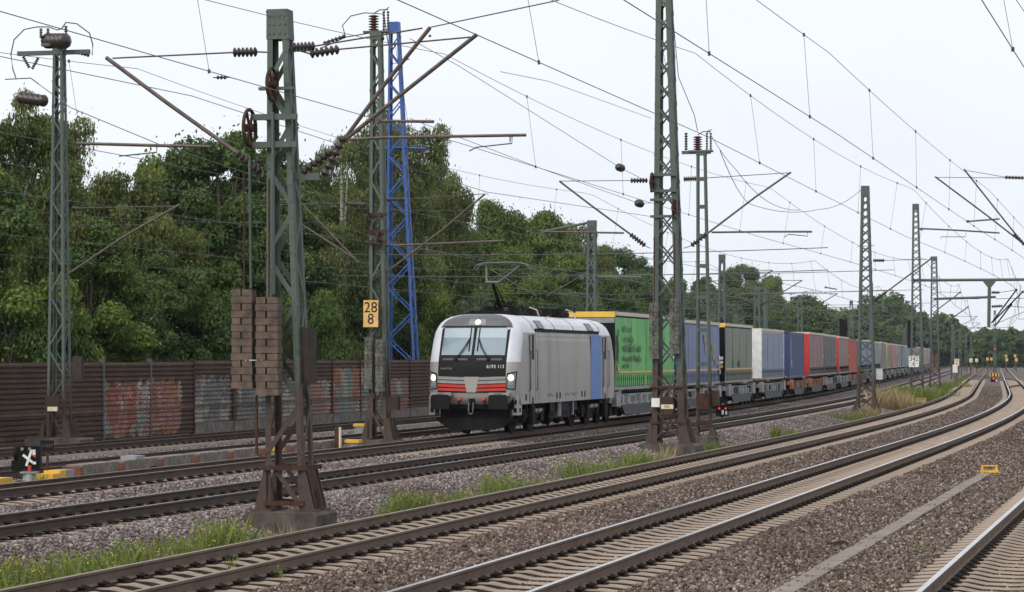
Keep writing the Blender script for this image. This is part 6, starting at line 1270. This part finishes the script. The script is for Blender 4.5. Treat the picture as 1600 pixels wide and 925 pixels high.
signal('black unlit signal head above the far trailers, left of the 342 over 6 mast', 1399, -20, 522, y=270, hh=3.2, w=.8); signal('black unlit signal head just left of the weight-carrying far mast', 1448, -15.0, 522, y=330, hh=3.4, w=1.0); signal('square black signal box beside the bare-topped mast', 1374, -20, 524, y=230, hh=.9, w=.9)
p = V3(-5.0, 300, -.3); t = thing('dwarf_signal', 'tiny red-lit dwarf signal between the two far foreground tracks', 'railway signal', p, 0); MB().box((0, 0, .25), (.55, .3, .45)).build('signal_head', M['black'], t); MB().cyl((0, -.16, .38), (0, -.26, .38), .11, 12).build('red_lamp', M['lamp_red'], t); MB().box((.3, -.16, .2), (.14, .02, .2)).build('white_plate', M['white'], t)
def far_plate(label, px, py, d, w=1.0, h=1.3, mat='cream', txt=None):
    x = (px-800)/FPX*d; z = CAMZ+(HZ-py)/FPX*d; t = thing('number_sign', label, 'sign', (x, d, -.4), 0, 'far trackside plates'); MB().cyl((0, .06, -.4), (0, .06, z+.4), .09).build('post', M['mast_dark'], t); MB().box((0, 0, z+.4), (w, .05, h)).build('plate', M[mat], t)
    if txt:
        for k, s in enumerate(txt): text_mb(s, h*.5, (1, 0, 0), (0, 0, 1), (0, -.027, z+.4+h*(.24-.48*k)), .003).build('number', M['ink'], t)
far_plate('pale plate reading 4 over 4 on the curve, beside the first far mast', 1495, 566, 335, .6, .85, 'cream', ['4', '4'])
for lb, px, py, d in (('pale far plate right of the plate reading 4 over 4', 1517, 563, 420), ('pale far plate, third along the curve', 1526, 563, 470), ('far plate under the left red signal', 1543, 561, 560), ('far plate just right of the left red signal', 1549, 561, 600), ('far plate under the right red signal', 1573, 562, 540), ('far plate right of the right red signal', 1588, 562, 520), ('far plate high beside the right red signal', 1586, 556, 580), ('far plate at the edge of the woodland', 1572, 556, 640)): far_plate(lb, px, py, d, .5, .62, 'orange_plate' if d > 500 else 'cream')
p = V3(-4.9, 350, -.3); t = thing('striped_barrier', 'small yellow and black striped board at the foot of the left red signal', 'barrier board', p, 0); MB().box((0, 0, .5), (1.2, .06, .4)).build('board', M['yellow'], t); q = MB(); [q.box((-.4+.4*k, -.035, .5), (.15, .01, .4)) for k in range(3)]; q.build('stripes', M['ink'], t); MB().box((0, 0, .1), (.1, .05, .5)).build('foot', M['black'], t)

# ------------------------------------------------------------------ haze
hm = bpy.data.materials.new('haze'); hm.use_nodes = True; n = hm.node_tree; n.nodes.clear(); o = n.nodes.new('ShaderNodeOutputMaterial'); v = n.nodes.new('ShaderNodeVolumePrincipled')
v.inputs['Color'].default_value = (.80, .88, .97, 1); v.inputs['Density'].default_value = HAZE; v.inputs['Anisotropy'].default_value = .2; n.links.new(v.outputs[0], o.inputs['Volume'])
hb = MB().box((200, 1150, 18.5), (5400, 2900, 43)).build('haze', hm); stuff(hb, 'thin bluish haze over the far end of the line', 'haze')
